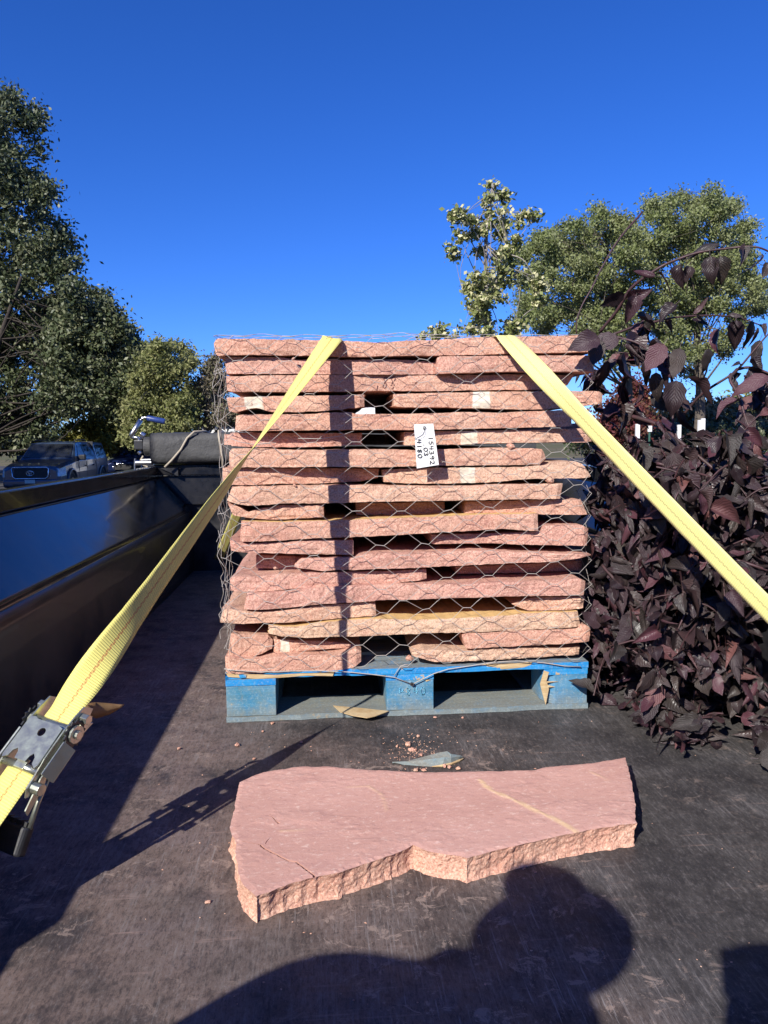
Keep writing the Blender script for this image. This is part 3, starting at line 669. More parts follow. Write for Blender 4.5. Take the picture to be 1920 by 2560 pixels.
ST = [
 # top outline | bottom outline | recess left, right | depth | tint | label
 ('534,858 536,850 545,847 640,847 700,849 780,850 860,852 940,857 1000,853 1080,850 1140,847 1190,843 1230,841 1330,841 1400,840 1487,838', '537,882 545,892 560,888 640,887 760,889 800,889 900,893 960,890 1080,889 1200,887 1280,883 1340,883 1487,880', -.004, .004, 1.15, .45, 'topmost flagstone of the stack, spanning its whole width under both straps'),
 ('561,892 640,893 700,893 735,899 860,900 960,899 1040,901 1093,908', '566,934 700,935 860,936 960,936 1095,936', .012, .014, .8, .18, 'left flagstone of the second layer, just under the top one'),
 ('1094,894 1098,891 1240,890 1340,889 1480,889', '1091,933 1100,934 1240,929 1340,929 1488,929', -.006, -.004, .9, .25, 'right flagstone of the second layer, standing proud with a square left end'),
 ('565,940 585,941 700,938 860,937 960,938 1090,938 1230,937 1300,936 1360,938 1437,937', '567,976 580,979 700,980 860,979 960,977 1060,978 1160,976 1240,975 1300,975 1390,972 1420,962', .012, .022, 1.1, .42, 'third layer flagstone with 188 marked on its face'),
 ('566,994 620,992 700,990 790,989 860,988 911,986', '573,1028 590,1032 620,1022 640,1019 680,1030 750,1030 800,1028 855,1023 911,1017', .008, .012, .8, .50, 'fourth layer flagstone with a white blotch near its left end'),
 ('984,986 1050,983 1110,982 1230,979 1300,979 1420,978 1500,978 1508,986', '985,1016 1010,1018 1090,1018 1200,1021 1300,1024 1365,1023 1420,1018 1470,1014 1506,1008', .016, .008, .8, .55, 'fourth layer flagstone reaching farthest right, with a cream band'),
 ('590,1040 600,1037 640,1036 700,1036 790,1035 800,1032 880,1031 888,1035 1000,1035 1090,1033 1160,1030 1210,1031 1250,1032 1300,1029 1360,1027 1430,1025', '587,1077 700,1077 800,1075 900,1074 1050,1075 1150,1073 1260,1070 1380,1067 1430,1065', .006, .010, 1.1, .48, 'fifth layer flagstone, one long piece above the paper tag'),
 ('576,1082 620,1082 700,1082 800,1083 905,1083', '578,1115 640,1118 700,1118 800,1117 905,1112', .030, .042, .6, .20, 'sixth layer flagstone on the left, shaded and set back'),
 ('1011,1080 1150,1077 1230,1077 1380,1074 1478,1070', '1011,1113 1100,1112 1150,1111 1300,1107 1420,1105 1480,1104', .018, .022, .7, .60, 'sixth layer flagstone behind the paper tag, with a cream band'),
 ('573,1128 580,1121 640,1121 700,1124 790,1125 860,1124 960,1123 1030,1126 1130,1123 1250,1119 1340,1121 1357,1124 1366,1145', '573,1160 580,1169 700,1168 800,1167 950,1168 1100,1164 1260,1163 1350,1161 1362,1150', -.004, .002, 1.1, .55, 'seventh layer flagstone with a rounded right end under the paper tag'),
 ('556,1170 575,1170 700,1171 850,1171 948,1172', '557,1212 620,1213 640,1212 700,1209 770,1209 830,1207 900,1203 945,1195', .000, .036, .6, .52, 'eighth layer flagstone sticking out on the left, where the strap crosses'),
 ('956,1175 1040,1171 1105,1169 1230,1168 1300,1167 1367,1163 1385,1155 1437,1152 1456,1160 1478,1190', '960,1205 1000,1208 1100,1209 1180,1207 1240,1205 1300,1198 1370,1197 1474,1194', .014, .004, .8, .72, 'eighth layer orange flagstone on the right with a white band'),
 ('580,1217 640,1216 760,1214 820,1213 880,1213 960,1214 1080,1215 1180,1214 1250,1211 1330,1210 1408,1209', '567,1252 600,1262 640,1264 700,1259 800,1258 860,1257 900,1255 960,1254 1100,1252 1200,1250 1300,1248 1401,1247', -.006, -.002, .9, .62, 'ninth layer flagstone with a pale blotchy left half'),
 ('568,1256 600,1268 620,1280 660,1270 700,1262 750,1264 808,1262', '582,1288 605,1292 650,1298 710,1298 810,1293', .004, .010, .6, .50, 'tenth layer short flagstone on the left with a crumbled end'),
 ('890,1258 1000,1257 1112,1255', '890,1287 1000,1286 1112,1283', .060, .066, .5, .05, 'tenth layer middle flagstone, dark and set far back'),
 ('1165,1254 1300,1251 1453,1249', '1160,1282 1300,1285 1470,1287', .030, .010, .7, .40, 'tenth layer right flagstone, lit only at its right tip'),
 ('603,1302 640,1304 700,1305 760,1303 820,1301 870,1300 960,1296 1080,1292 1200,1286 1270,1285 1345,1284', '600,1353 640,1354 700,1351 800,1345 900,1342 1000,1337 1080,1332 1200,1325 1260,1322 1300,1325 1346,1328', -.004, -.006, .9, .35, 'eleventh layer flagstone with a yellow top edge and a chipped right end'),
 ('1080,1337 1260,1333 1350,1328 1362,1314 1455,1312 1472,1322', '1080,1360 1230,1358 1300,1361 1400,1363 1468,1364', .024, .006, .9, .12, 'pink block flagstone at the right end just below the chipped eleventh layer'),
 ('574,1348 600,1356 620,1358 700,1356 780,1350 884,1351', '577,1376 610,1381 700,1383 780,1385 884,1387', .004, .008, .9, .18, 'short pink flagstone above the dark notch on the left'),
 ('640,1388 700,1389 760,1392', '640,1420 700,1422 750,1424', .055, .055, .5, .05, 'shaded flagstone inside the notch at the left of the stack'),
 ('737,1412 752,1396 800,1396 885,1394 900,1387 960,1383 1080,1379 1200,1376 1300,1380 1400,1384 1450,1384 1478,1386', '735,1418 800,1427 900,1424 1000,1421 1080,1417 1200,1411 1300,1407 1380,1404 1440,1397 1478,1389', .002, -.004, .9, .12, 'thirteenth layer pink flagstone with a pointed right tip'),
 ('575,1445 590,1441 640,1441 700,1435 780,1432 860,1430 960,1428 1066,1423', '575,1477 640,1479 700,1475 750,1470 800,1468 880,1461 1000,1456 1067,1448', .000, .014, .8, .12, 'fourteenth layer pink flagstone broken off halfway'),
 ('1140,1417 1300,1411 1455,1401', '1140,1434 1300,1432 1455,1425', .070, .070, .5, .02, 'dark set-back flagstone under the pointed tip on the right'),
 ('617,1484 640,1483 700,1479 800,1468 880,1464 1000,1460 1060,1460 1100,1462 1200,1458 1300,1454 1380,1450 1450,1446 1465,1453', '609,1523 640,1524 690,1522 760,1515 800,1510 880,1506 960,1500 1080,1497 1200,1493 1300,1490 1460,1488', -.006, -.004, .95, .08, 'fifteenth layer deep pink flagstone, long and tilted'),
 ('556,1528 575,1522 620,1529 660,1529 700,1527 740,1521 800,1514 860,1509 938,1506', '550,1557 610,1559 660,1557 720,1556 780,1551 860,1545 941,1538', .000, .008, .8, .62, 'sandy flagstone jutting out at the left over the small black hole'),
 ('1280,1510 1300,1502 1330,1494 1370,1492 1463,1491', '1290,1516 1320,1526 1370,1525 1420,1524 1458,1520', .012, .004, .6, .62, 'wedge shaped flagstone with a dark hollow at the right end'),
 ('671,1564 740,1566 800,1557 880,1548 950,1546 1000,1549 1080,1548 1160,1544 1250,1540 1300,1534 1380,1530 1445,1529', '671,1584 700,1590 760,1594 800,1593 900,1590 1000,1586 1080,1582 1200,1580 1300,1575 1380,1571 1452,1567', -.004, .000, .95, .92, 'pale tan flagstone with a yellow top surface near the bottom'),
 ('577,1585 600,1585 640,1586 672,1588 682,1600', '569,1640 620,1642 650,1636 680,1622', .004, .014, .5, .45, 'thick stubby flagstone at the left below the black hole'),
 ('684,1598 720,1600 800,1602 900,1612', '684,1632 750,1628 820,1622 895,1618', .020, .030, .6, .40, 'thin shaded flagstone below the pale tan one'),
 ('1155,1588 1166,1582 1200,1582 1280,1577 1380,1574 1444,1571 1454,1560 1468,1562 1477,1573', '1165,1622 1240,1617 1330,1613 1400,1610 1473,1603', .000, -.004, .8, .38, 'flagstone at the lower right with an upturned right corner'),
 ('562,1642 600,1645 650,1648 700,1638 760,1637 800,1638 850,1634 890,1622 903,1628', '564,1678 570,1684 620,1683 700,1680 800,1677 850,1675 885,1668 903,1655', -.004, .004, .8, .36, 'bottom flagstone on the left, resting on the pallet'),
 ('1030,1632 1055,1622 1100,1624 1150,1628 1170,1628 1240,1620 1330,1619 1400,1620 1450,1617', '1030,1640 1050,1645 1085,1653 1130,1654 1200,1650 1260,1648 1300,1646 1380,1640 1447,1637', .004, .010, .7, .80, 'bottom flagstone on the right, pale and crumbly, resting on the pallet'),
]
for t_ in ST: flagstone(*t_, rough=1.5 if ('crumb' in t_[6] or 'hollow' in t_[6]) else 1.0)
# deep stones that close the gaps from behind
DEEP = [('560,1086 800,1086 1060,1085 1470,1078', '560,1112 800,1112 1060,1112 1470,1106', .70, 'flagstone deep inside the gap left of the paper tag'),
        ('700,1174 950,1174 1150,1173', '700,1200 950,1200 1150,1200', .55, 'flagstone deep inside the gap below the paper tag'),
        ('700,1258 900,1258 1250,1256', '700,1285 900,1286 1250,1285', .72, 'flagstone deep inside the gap below the ninth layer'),
        ('860,1352 1100,1348 1460,1345', '860,1378 1100,1375 1460,1372', .60, 'flagstone deep in the long gap under the chipped end'),
        ('1060,1430 1250,1428 1455,1422', '1060,1452 1250,1450 1455,1448', .62, 'flagstone deep in the gap above the fifteenth layer'),
        ('600,1512 930,1506 1300,1500', '600,1538 930,1532 1300,1525', .60, 'flagstone deep in the gap above the pale tan one'),
        ('680,1600 900,1600 1200,1600 1450,1596', '680,1628 900,1628 1200,1628 1450,1626', .62, 'flagstone deep in the gap above the pallet')]
DEEP.append(('1050,1064 1300,1062 1470,1058', '1050,1084 1300,1082 1470,1078', .45, 'flagstone deep in the slit right of the paper tag, below the fifth layer'))
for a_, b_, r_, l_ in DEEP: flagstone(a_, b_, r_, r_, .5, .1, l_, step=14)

# small crumbs caught between the stones and lying about
def crumb(P, r, label, tint=.4, name='stone_chip', cat='stone chip', group=None, seed=0, sq=(1, 1, .7)):
    rr = random.Random(seed); bb = MB()
    Mt = Matrix.Rotation(rr.uniform(0, 3), 3, 'Z') @ Matrix.Rotation(rr.uniform(-.3, .3), 3, 'X')
    bb.ell(P, (r * sq[0], r * sq[1], r * sq[2]), 7, 4, Mt, 0, .28, rr); o = bb.build(name, M['stone']); o['tint'] = float(tint)
    return tag(o, label, cat, group)
crumb(at(1275, 1116, 1, YF + .01), .012, 'reddish crumb of stone wedged under the cream banded sixth layer', seed=1)
crumb(at(1376, 1201, 1, YF + .01), .013, 'crumb of stone wedged under the orange eighth layer at the right', .6, seed=2)
crumb(at(1024, 1645, 1, YF + .03), .011, 'pink crumb on the deck board left of the pale bottom flagstone', .3, seed=3)
crumb(at(733, 897, 1, YF - .001), .005, 'tiny crumb on the left flagstone of the second layer', .5, seed=4)
crumb(at(737, 1214, 1, YF - .003), .006, 'tiny crumb on the ninth layer flagstone left of the strap shadow', .5, seed=5)
crumb(at(688, 1420, 1, YF + .02), .006, 'tiny crumb in the dark notch at the left of the stack', .5, seed=6)
# 188 on the third layer
bb = MB(); write(bb, '188', at(937, 970, 1, YF - .0045), Vector((1, 0, -.02)), Vector((.12, 0, 1)).normalized(), .021, .017, .034, .0011, Vector((0, -1, 0)), True)
from mathutils.bvhtree import BVHTree
st3 = [q for q in bpy.data.objects if q.get('label', '').startswith('third layer')][0]
bv = BVHTree.FromPolygons([v.co + st3.location for v in st3.data.vertices], [tuple(f.vertices) for f in st3.data.polygons])
for i_, v_ in enumerate(bb.v):
    h_ = bv.ray_cast(Vector((v_[0], 1.8, v_[2])), Vector((0, 1, 0)))[0]
    if h_ is not None: bb.v[i_] = (v_[0], h_.y - (.0012 if (i_ % 8) < 4 else .0002), v_[2])
o = bb.build('number_mark', M['pencil'])
o.parent = st3; o.location = Vector(o.location) - Vector(st3.location)
# ------------------------------------------------------------------ the loose slab in front
from mathutils.geometry import delaunay_2d_cdt
SLZ = .046
OUT = pts('596,1965 600,1955 607,1951 630,1939 658,1929 685,1924 712,1921 735,1917 756,1915 820,1916 870,1919 918,1923 965,1925 1012,1928 1060,1930 1165,1927 1252,1926 1336,1924 1357,1918 1400,1913 1445,1910 1480,1907 1514,1901 1540,1897 1563,1892 1566,1903 1569,1915 1573,1930 1577,1945 1584,1980 1590,2015 1588,2030 1588,2046 1593,2058 1549,2061 1480,2071 1441,2079 1375,2093 1330,2103 1284,2114 1250,2122 1217,2130 1190,2138 1168,2144 1150,2138 1112,2134 1085,2129 1067,2125 1050,2119 1034,2112 1000,2127 979,2137 945,2148 911,2159 844,2181 790,2191 760,2197 729,2205 700,2216 675,2228 655,2233 640,2240 630,2230 618,2218 608,2208 601,2198 596,2180 594,2161 589,2140 589,2127 591,2107 584,2092 577,2076 575,2066 577,2056 581,2040 586,2022 588,2005 591,1989')
W = [at(x, y, 2, SLZ) for x, y in OUT]
def resample(P, step, jit=0.0, seed=0):
    R_ = []
    for a, b_ in zip(P, P[1:] + P[:1]):
        L = (b_ - a).length; n = max(1, int(round(L / step)))
        for k in range(n):
            p = a.lerp(b_, k / n); nn = Vector(((b_ - a).y, -(b_ - a).x, 0)).normalized()
            w = noise.fractal(Vector((p.x * 45, p.y * 45, seed)), .8, 2.0, 4) * jit
            R_.append(p + nn * w)
    return R_
RI = resample(W, .005, .0020, 3); NR = len(RI)
cen = sum(RI, Vector()) / NR
CRACK = [[at(x, y, 2, SLZ) for x, y in pts(s)] for s in ('650,2112 661,2121 690,2136 722,2152 739,2154 762,2171 787,2189', '650,2112 618,2105 600,2102', '664,2108 672,2096', '675,2039 683,2045 692,2056')]
VEIN = [at(x, y, 2, SLZ) for x, y in pts('1199,1949 1215,1966 1235,1980 1277,1997 1310,2013 1350,2032 1390,2049 1420,2066 1441,2079')]
SCAR = [[at(x, y, 2, SLZ) for x, y in pts(s)] for s in ('864,1967 920,1965 950,1982 962,2004 966,2026', '1475,1928 1525,1954', '700,2078 762,2073')]
def dseg(p, P):
    b_ = 9
    for a, c in zip(P[:-1], P[1:]):
        d = c - a; t = max(0, min(1, (p - a).dot(d) / d.length_squared)); b_ = min(b_, (p - a - d * t).length)
    return b_
inner = []
xs = [p.x for p in RI]; ys = [p.y for p in RI]
poly = [(p.x, p.y) for p in RI]
def inside(x, y, P):
    c = False; j = len(P) - 1
    for i in range(len(P)):
        xi, yi = P[i]; xj, yj = P[j]
        if (yi > y) != (yj > y) and x < (xj - xi) * (y - yi) / (yj - yi) + xi: c = not c
        j = i
    return c
g = .0075; yy = min(ys); row = 0
wpoly = [(p.x, p.y) for p in W]
while yy < max(ys):
    xx = min(xs) + (g / 2 if row % 2 else 0)
    while xx < max(xs):
        if inside(xx, yy, wpoly):
            P_ = Vector((xx, yy, SLZ))
            if min((P_ - q).length for q in W) > .002 and dseg(P_, W + W[:1]) > .005: inner.append(P_)
        xx += g
    yy += g * .87; row += 1
extra = []
for c_i, cr_ in enumerate(CRACK):
    for a, b_ in zip(cr_[:-1], cr_[1:]):
        n = max(1, int((b_ - a).length / .0035)); t = (b_ - a).normalized(); nn = Vector((t.y, -t.x, 0)); wd = (.0022, .0008, .0008, .0010)[c_i]
        for k in range(n):
            p = a.lerp(b_, k / n) + nn * noise.noise(Vector((a.x * 70 + k, 3, 1))) * .0012
            extra += [(p + nn * wd, 0), (p - nn * wd, 0), (p, -(.032, .004, .004, .008)[c_i])]
inner = [p for p in inner if all(dseg(p, c_) > .0032 for c_ in CRACK)]
allp = [Vector((p.x, p.y)) for p in RI] + [Vector((p.x, p.y)) for p in inner] + [Vector((p.x, p.y)) for p, _ in extra]
edges = [(i, (i + 1) % NR) for i in range(NR)]
vo, eo, fo, ov, _, _ = delaunay_2d_cdt(allp, edges, [], 1, 1e-6)
dep = {NR + len(inner) + i: d for i, (_, d) in enumerate(extra)}
V = []; vein = []
for i, v in enumerate(vo):
    src = ov[i][0] if ov[i] else -1
    p = Vector((v.x, v.y, SLZ)); z = SLZ
    z += noise.fractal(Vector((p.x * 9, p.y * 16, 2)), .9, 2.0, 4) * .0007
    lay = noise.fractal(Vector((p.x * 6 + 5, p.y * 11, 6)), .8, 2.0, 4); z += .0006 * (1 if lay > .25 else 0) + .0007 * (1 if lay > .5 else 0)
    dv = dseg(p, VEIN); wv = .0062 + .002 * noise.noise(p * 40)
    vv = max(0, 1 - dv / wv); vein.append(min(1, vv * 2.2)); z += .0008 * vv
    for s_ in SCAR:
        ds = dseg(p, s_)
        if ds < .004: vein[-1] = max(vein[-1], .55 * (1 - ds / .004)); z += .0007 * (1 - ds / .004)
    if src < NR and src >= 0: z -= .0015
    dz_ = dep.get(src, 0); z += dz_; u_ = .009 if dz_ < -.02 else (.003 if dz_ < -.002 else 0)
    V.append((v.x + .35 * u_, v.y + .94 * u_, z))
FS = [tuple(f) for f in fo]
top_n = len(V)
# side rings following the outline
ring_map = {}
for i in range(top_n):
    for q in ov[i]:
        if q < NR: ring_map[q] = i
rings = [[ring_map.get(i, 0) for i in range(NR)]]
NRS = 8
for k in range(1, NRS + 1):
    u = k / NRS; r_ = []
    for i, p in enumerate(RI):
        a, b_ = RI[i - 1], RI[(i + 1) % NR]; nn = Vector(((b_ - a).y, -(b_ - a).x, 0)).normalized()
        nn = nn if nn.dot(p - cen) > 0 or True else -nn
        left = max(0, -nn.x) ** 2
        big = noise.fractal(Vector((p.x * 24, p.y * 24, u * 2.2 + 3 * noise.noise(p * 8))), .9, 2.0, 3); med = noise.fractal(Vector((p.x * 80, p.y * 80, u * 6)), .8, 2.1, 3)
        off = (1 - (2 * u - 1) ** 2) * .0035 + big * .0020 + med * .0022 + left * u * .010
        if u == 1: off -= .002
        q = p + nn * off
        V.append((q.x, q.y, SLZ * (1 - u) + .0006 + (noise.noise(Vector((p.x * 60, p.y * 60, u))) * .0016 if k < NRS else 0))); r_.append(len(V) - 1); vein.append(0)
    rings.append(r_)
sgn = 1
area = sum(RI[i].x * RI[(i + 1) % NR].y - RI[(i + 1) % NR].x * RI[i].y for i in range(NR))
mi = [0] * len(FS)
for k in range(NRS):
    for i in range(NR):
        j = (i + 1) % NR; f = (rings[k][i], rings[k][j], rings[k + 1][j], rings[k + 1][i])
        FS.append(f if area < 0 else f[::-1]); mi.append(1)
FS.append(tuple(rings[-1]) if area > 0 else tuple(rings[-1][::-1])); mi.append(1)
bb = MB(); bb.v = V; bb.f = FS; bb.mi = mi
slab = bb.build('loose_flagstone', [M['slab'], M['stone']])
at_ = slab.data.attributes.new('vein', 'FLOAT', 'POINT'); at_.data.foreach_set('value', np.array(vein, dtype=np.float32))
slab['tint'] = .45
tag(slab, 'large loose flagstone lying flat on the bed in front of the pallet', 'flagstone')

# pebbles, splinter and litter on the bed
rr = random.Random(5)
CH = [(1021, 1862, .010), (1028, 1875, .009), (1038, 1876, .006), (1045, 1841, .006), (1052, 1888, .006), (593, 1864, .009), (681, 1809, .006), (754, 1856, .005), (657, 1829, .005), (635, 1898, .005), (1112, 1915, .007), (1124, 1918, .007), (1145, 1922, .007), (1087, 1794, .005), (1157, 1795, .005), (1040, 1926, .008), (1060, 1926, .006), (448, 1872, .006), (992, 1867, .005), (520, 2256, .005)]
LB = ['biggest pink chip among the crumbs above the blue splinter', 'pink chip just below the biggest one above the blue splinter', 'small pink chip right beside the two largest above the splinter', 'pink chip farthest up in the crumbs under the middle block', 'pink chip between the crumbs and the blue splinter', 'flat pink chip below the left corner of the pallet, alone on the bed', 'white chip right under the left pallet block', 'pinkish chip between the strap shadow and the left block', 'small chip close under the left block, left of the strap shadow', 'pale crumb left of the slab near the strap shadow', 'left one of three pink chips at the thick end of the splinter', 'middle one of three pink chips at the thick end of the splinter', 'right one of three pink chips at the thick end of the splinter', 'pale chip under the right edge of the middle block', 'pink chip right of the middle block along the pallet edge', 'flat crumb touching the back edge of the slab, left one', 'flat crumb touching the back edge of the slab, right one', 'pale sliver left on the brownish bed near the wall shadow', 'small pale crumb left of the pink chips', 'sliver on the bed in the light left of the slab corner']
for i, ((x, y, r), l) in enumerate(zip(CH, LB)):
    p = at(x, y, 2, .002); crumb(p + Vector((0, 0, r * .2)), r * .9, l, .35 if i % 3 else .6, seed=30 + i, sq=(1.2, .8, .55), group='stone chips on the bed')
bb = MB(); rr = random.Random(9)
for k in range(420):
    if k < 260: x, y = rr.gauss(1035, 42), rr.gauss(1880, 28)
    elif k < 330: x, y = rr.uniform(560, 1500), rr.uniform(1800, 1990)
    else: x, y = rr.uniform(330, 1880), rr.uniform(1860, 2540)
    p = at(x, y, 2, .0008)
    if y > 1880 and inside(p.x, p.y, wpoly): continue
    s_ = rr.uniform(.0007, .0022); Mt = Matrix.Rotation(rr.uniform(0, 6), 3, 'Z')
    bb.ell(p, (s_ * 1.3, s_, s_ * .6), 4, 2, Mt, 0, .3, rr)
o = bb.build('stone_grit', M['stone']); o['tint'] = .6; tag(o, 'fine pink stone grit sprinkled on the dark bed', 'grit', kind='stuff')
# blue splinter of pallet wood
up = [at(x, y, 2, z) for (x, y, z) in ((981, 1908, .004), (1020, 1902, .007), (1062, 1891, .012), (1095, 1882, .020), (1118, 1878, .026), (1127, 1885, .022), (1150, 1888, .014), (1158, 1893, .006))]
lo = [at(x, y, 2, z) for (x, y, z) in ((981, 1908, .001), (1010, 1912, .001), (1050, 1915, .001), (1080, 1917, .001), (1105, 1915, .002), (1128, 1910, .002), (1148, 1902, .002), (1158, 1897, .002))]
bb = MB(); n = len(up); vs = []
for a, b_ in zip(up, lo):
    d = (a - b_); m_ = a.lerp(b_, .5) + Vector((0, -.002, .004)); vs += [a, m_, b_, a + Vector((0, .006, -.003)), b_ + Vector((0, .010, 0))]
Fc = []
for i in range(n - 1):
    o_ = i * 5; p_ = o_ + 5
    Fc += [(o_, o_ + 1, p_ + 1, p_), (o_ + 1, o_ + 2, p_ + 2, p_ + 1), (o_ + 2, o_ + 4, p_ + 4, p_ + 2), (o_ + 4, o_ + 3, p_ + 3, p_ + 4), (o_ + 3, o_, p_, p_ + 3)]
Fc += [(0, 3, 4, 2, 1), (5 * n - 5, 5 * n - 4, 5 * n - 3, 5 * n - 1, 5 * n - 2)]
bb.add(vs, Fc); o = bb.build('wood_splinter', M['blue']); o['wear'] = .95
tag(o, 'pointed blue painted splinter lying behind the loose slab', 'splinter')
# torn edge of the splinter (bare wood)
bb = MB(); P = [lo[i] + Vector((0, -.002, .0015)) for i in range(3, 8)]; bb.tube(P, [.001, .003, .003, .003, .001], 5)
e = bb.build('torn_edge', M['bare'], None, origin=tuple(o.location)); e.parent = o; e.location = (0, 0, 0)

# ------------------------------------------------------------------ straps
def ribbon(P, Wd, w, thick, name, mat, parent=None, v0=0.0, origin=None, wave=0.0):
    """webbing along P with width directions Wd"""
    n = len(P); V = []; UV = []; L = v0; nu = 6
    for i in range(n):
        if i: L += (P[i] - P[i - 1]).length
        t = (P[min(i + 1, n - 1)] - P[max(i - 1, 0)]).normalized(); d = (Wd[i] - t * Wd[i].dot(t)).normalized(); nn = d.cross(t)
        for side in (1, -1):
            for k in range(nu + 1):
                u = k / nu; ww = w[i] if isinstance(w, list) else w
                ew = (noise.noise(Vector((L * 130, side, k))) * .0004) if k in (0, nu) else 0
                V.append(P[i] + d * ((u - .5) * ww + ew) + nn * (thick / 2 * side * (1 if 0 < k < nu else .4) + wave * math.sin(u * math.pi) )); UV.append((u, L))
    m = 2 * (nu + 1); Fc = []
    for i in range(n - 1):
        for k in range(nu):
            a = i * m + k; Fc.append((a, a + 1, a + m + 1, a + m))
            a = i * m + nu + 1 + k; Fc.append((a, a + m, a + m + 1, a + 1))
        a = i * m; Fc.append((a, a + m, a + m + nu + 1, a + nu + 1)); a = i * m + nu; Fc.append((a, a + nu + 1, a + m + nu + 1, a + m))
    for i in (0, n - 1):
        for k in range(nu):
            a = i * m + k; Fc.append((a, a + nu + 1, a + nu + 2, a + 1) if i == 0 else (a, a + 1, a + nu + 2, a + nu + 1))
    return np_mesh(name, np.array([tuple(v) for v in V]), np.array(Fc), mat, parent, uv=np.array(UV), smooth=False, origin=origin or (0, 0, 0))
def catmull(P, n):
    R_ = []; Q = [P[0] * 2 - P[1]] + P + [P[-1] * 2 - P[-2]]
    for i in range(1, len(Q) - 2):
        for k in range(n):
            t = k / n; a, b_, c, d = Q[i - 1], Q[i], Q[i + 1], Q[i + 2]
            R_.append(.5 * ((2 * b_) + (c - a) * t + (2 * a - 5 * b_ + 4 * c - d) * t * t + (3 * b_ - a - 3 * c + d) * t ** 3))
    R_.append(P[-1]); return R_
# left strap: from the far floor corner over the stack to the ratchet
P0 = at(831, 848, 1, YF - .014); P0.z += .003
PR = at(104, 1857, 1, 1.30)
DIRL = (PR - P0).normalized()
strapL = empty('left_tie_down_strap', tuple(PR), 'yellow webbing strap with red stitching, twisting from the stack down to the ratchet', 'strap')
TOPZ = P0.z + .003
back = [Vector((-.62, 4.38, .10)), Vector((-.12, YF + 1.17, TOPZ - .02)), Vector((-.05, YF + 1.10, TOPZ + .006)), Vector((.01, YF + .4, TOPZ + .004)), Vector((P0.x, YF + .02, TOPZ))]
Pb = catmull(back, 14); Wb = []
nb_ = len(Pb)
for i in range(nb_):
    t = i / (nb_ - 1); Wb.append(Vector((1, -.25 * (1 - t), 0)).normalized())
Pf = []; Wf = []; nf = 120
LF = (PR - P0).length
e0 = Vector((1, 0, 0)); e1 = (e0 - DIRL * e0.dot(DIRL)).normalized(); e2 = DIRL.cross(e1).normalized()
# width direction at the ratchet, from the photograph: across the webbing, right edge nearer
wr = (at(262, 1800, 1, 1.275) - at(150, 1757, 1, 1.325)); wr = (wr - DIRL * wr.dot(DIRL)).normalized()
thE = math.atan2(wr.dot(e2), wr.dot(e1))
TE = .389                                        # where the webbing is seen edge on
vv_ = P0.lerp(PR, TE) - CAM_C; vv_ = (vv_ - DIRL * vv_.dot(DIRL)).normalized(); phv = math.atan2(vv_.dot(e2), vv_.dot(e1))
def twist(sg):
    a_ = (phv * sg) % math.pi; b__ = (thE * sg) % math.pi
    while b__ < a_ + .35: b__ += math.pi
    return a_ * sg, b__ * sg
def th_at(t, sg=1):
    a_, b__ = twist(sg)
    if t < TE: u = t / TE; return a_ * u ** .92
    off_ = float(np.interp(t, [TE, .46, .54, .62, .72, .80, .86, .92, .97], [0, 17, 29, 36, 42, 53, 74, 104, math.degrees(b__ - a_)])); return a_ + math.radians(off_)
for sg in (1, -1):
    r_ = []
    for t in (.1, .25, .5, .65, .8, .95):
        th = th_at(t, sg); w_ = e1 * math.cos(th) + e2 * math.sin(th); n_ = w_.cross(DIRL); c_ = CAM_C - P0.lerp(PR, t)
        if n_.dot(c_) < 0: n_ = -n_
        r_.append((round(n_.dot(-SUN_DIR), 2), round(abs(n_.dot(c_.normalized())), 2)))
    print('TWIST', sg, [round(math.degrees(q)) for q in twist(sg)], r_)
for i in range(nf + 1):
    t = i / nf; th = th_at(t)
    Pf.append(P0.lerp(PR - DIRL * .03, t)); Wf.append(e1 * math.cos(th) + e2 * math.sin(th))
wl_ = [.052] * nb_ + [.053 + .008 * (i / nf) ** 2 for i in range(nf + 1)]
ob = ribbon(Pb + Pf, Wb + Wf, wl_, .0022, 'webbing', M['web_l'], strapL, origin=tuple(PR))
ob.location = (0, 0, 0)
WE = Wf[-1]; 
# tail of the strap below the ratchet down to the floor ring
DN = DIRL.copy(); S0 = PR + DIRL * .045; S1 = PR + DIRL * .34
wE2 = WE if (WE - wr).length < (WE + wr).length else WE
Ps = [S0.lerp(S1, k / 24) for k in range(25)]
o = ribbon(Ps, [wE2] * 25, .061, .0022, 'short_webbing', M['web_l'], strapL, 3.0, tuple(PR)); o.location = (0, 0, 0)
bb = MB(); e_ = S1; bb.tube([e_ + wr * .04, e_ + DIRL * .05, e_ - wr * .04, e_ + wr * .04], .006, 8)
child(bb, 'hook', M['steel'], strapL)

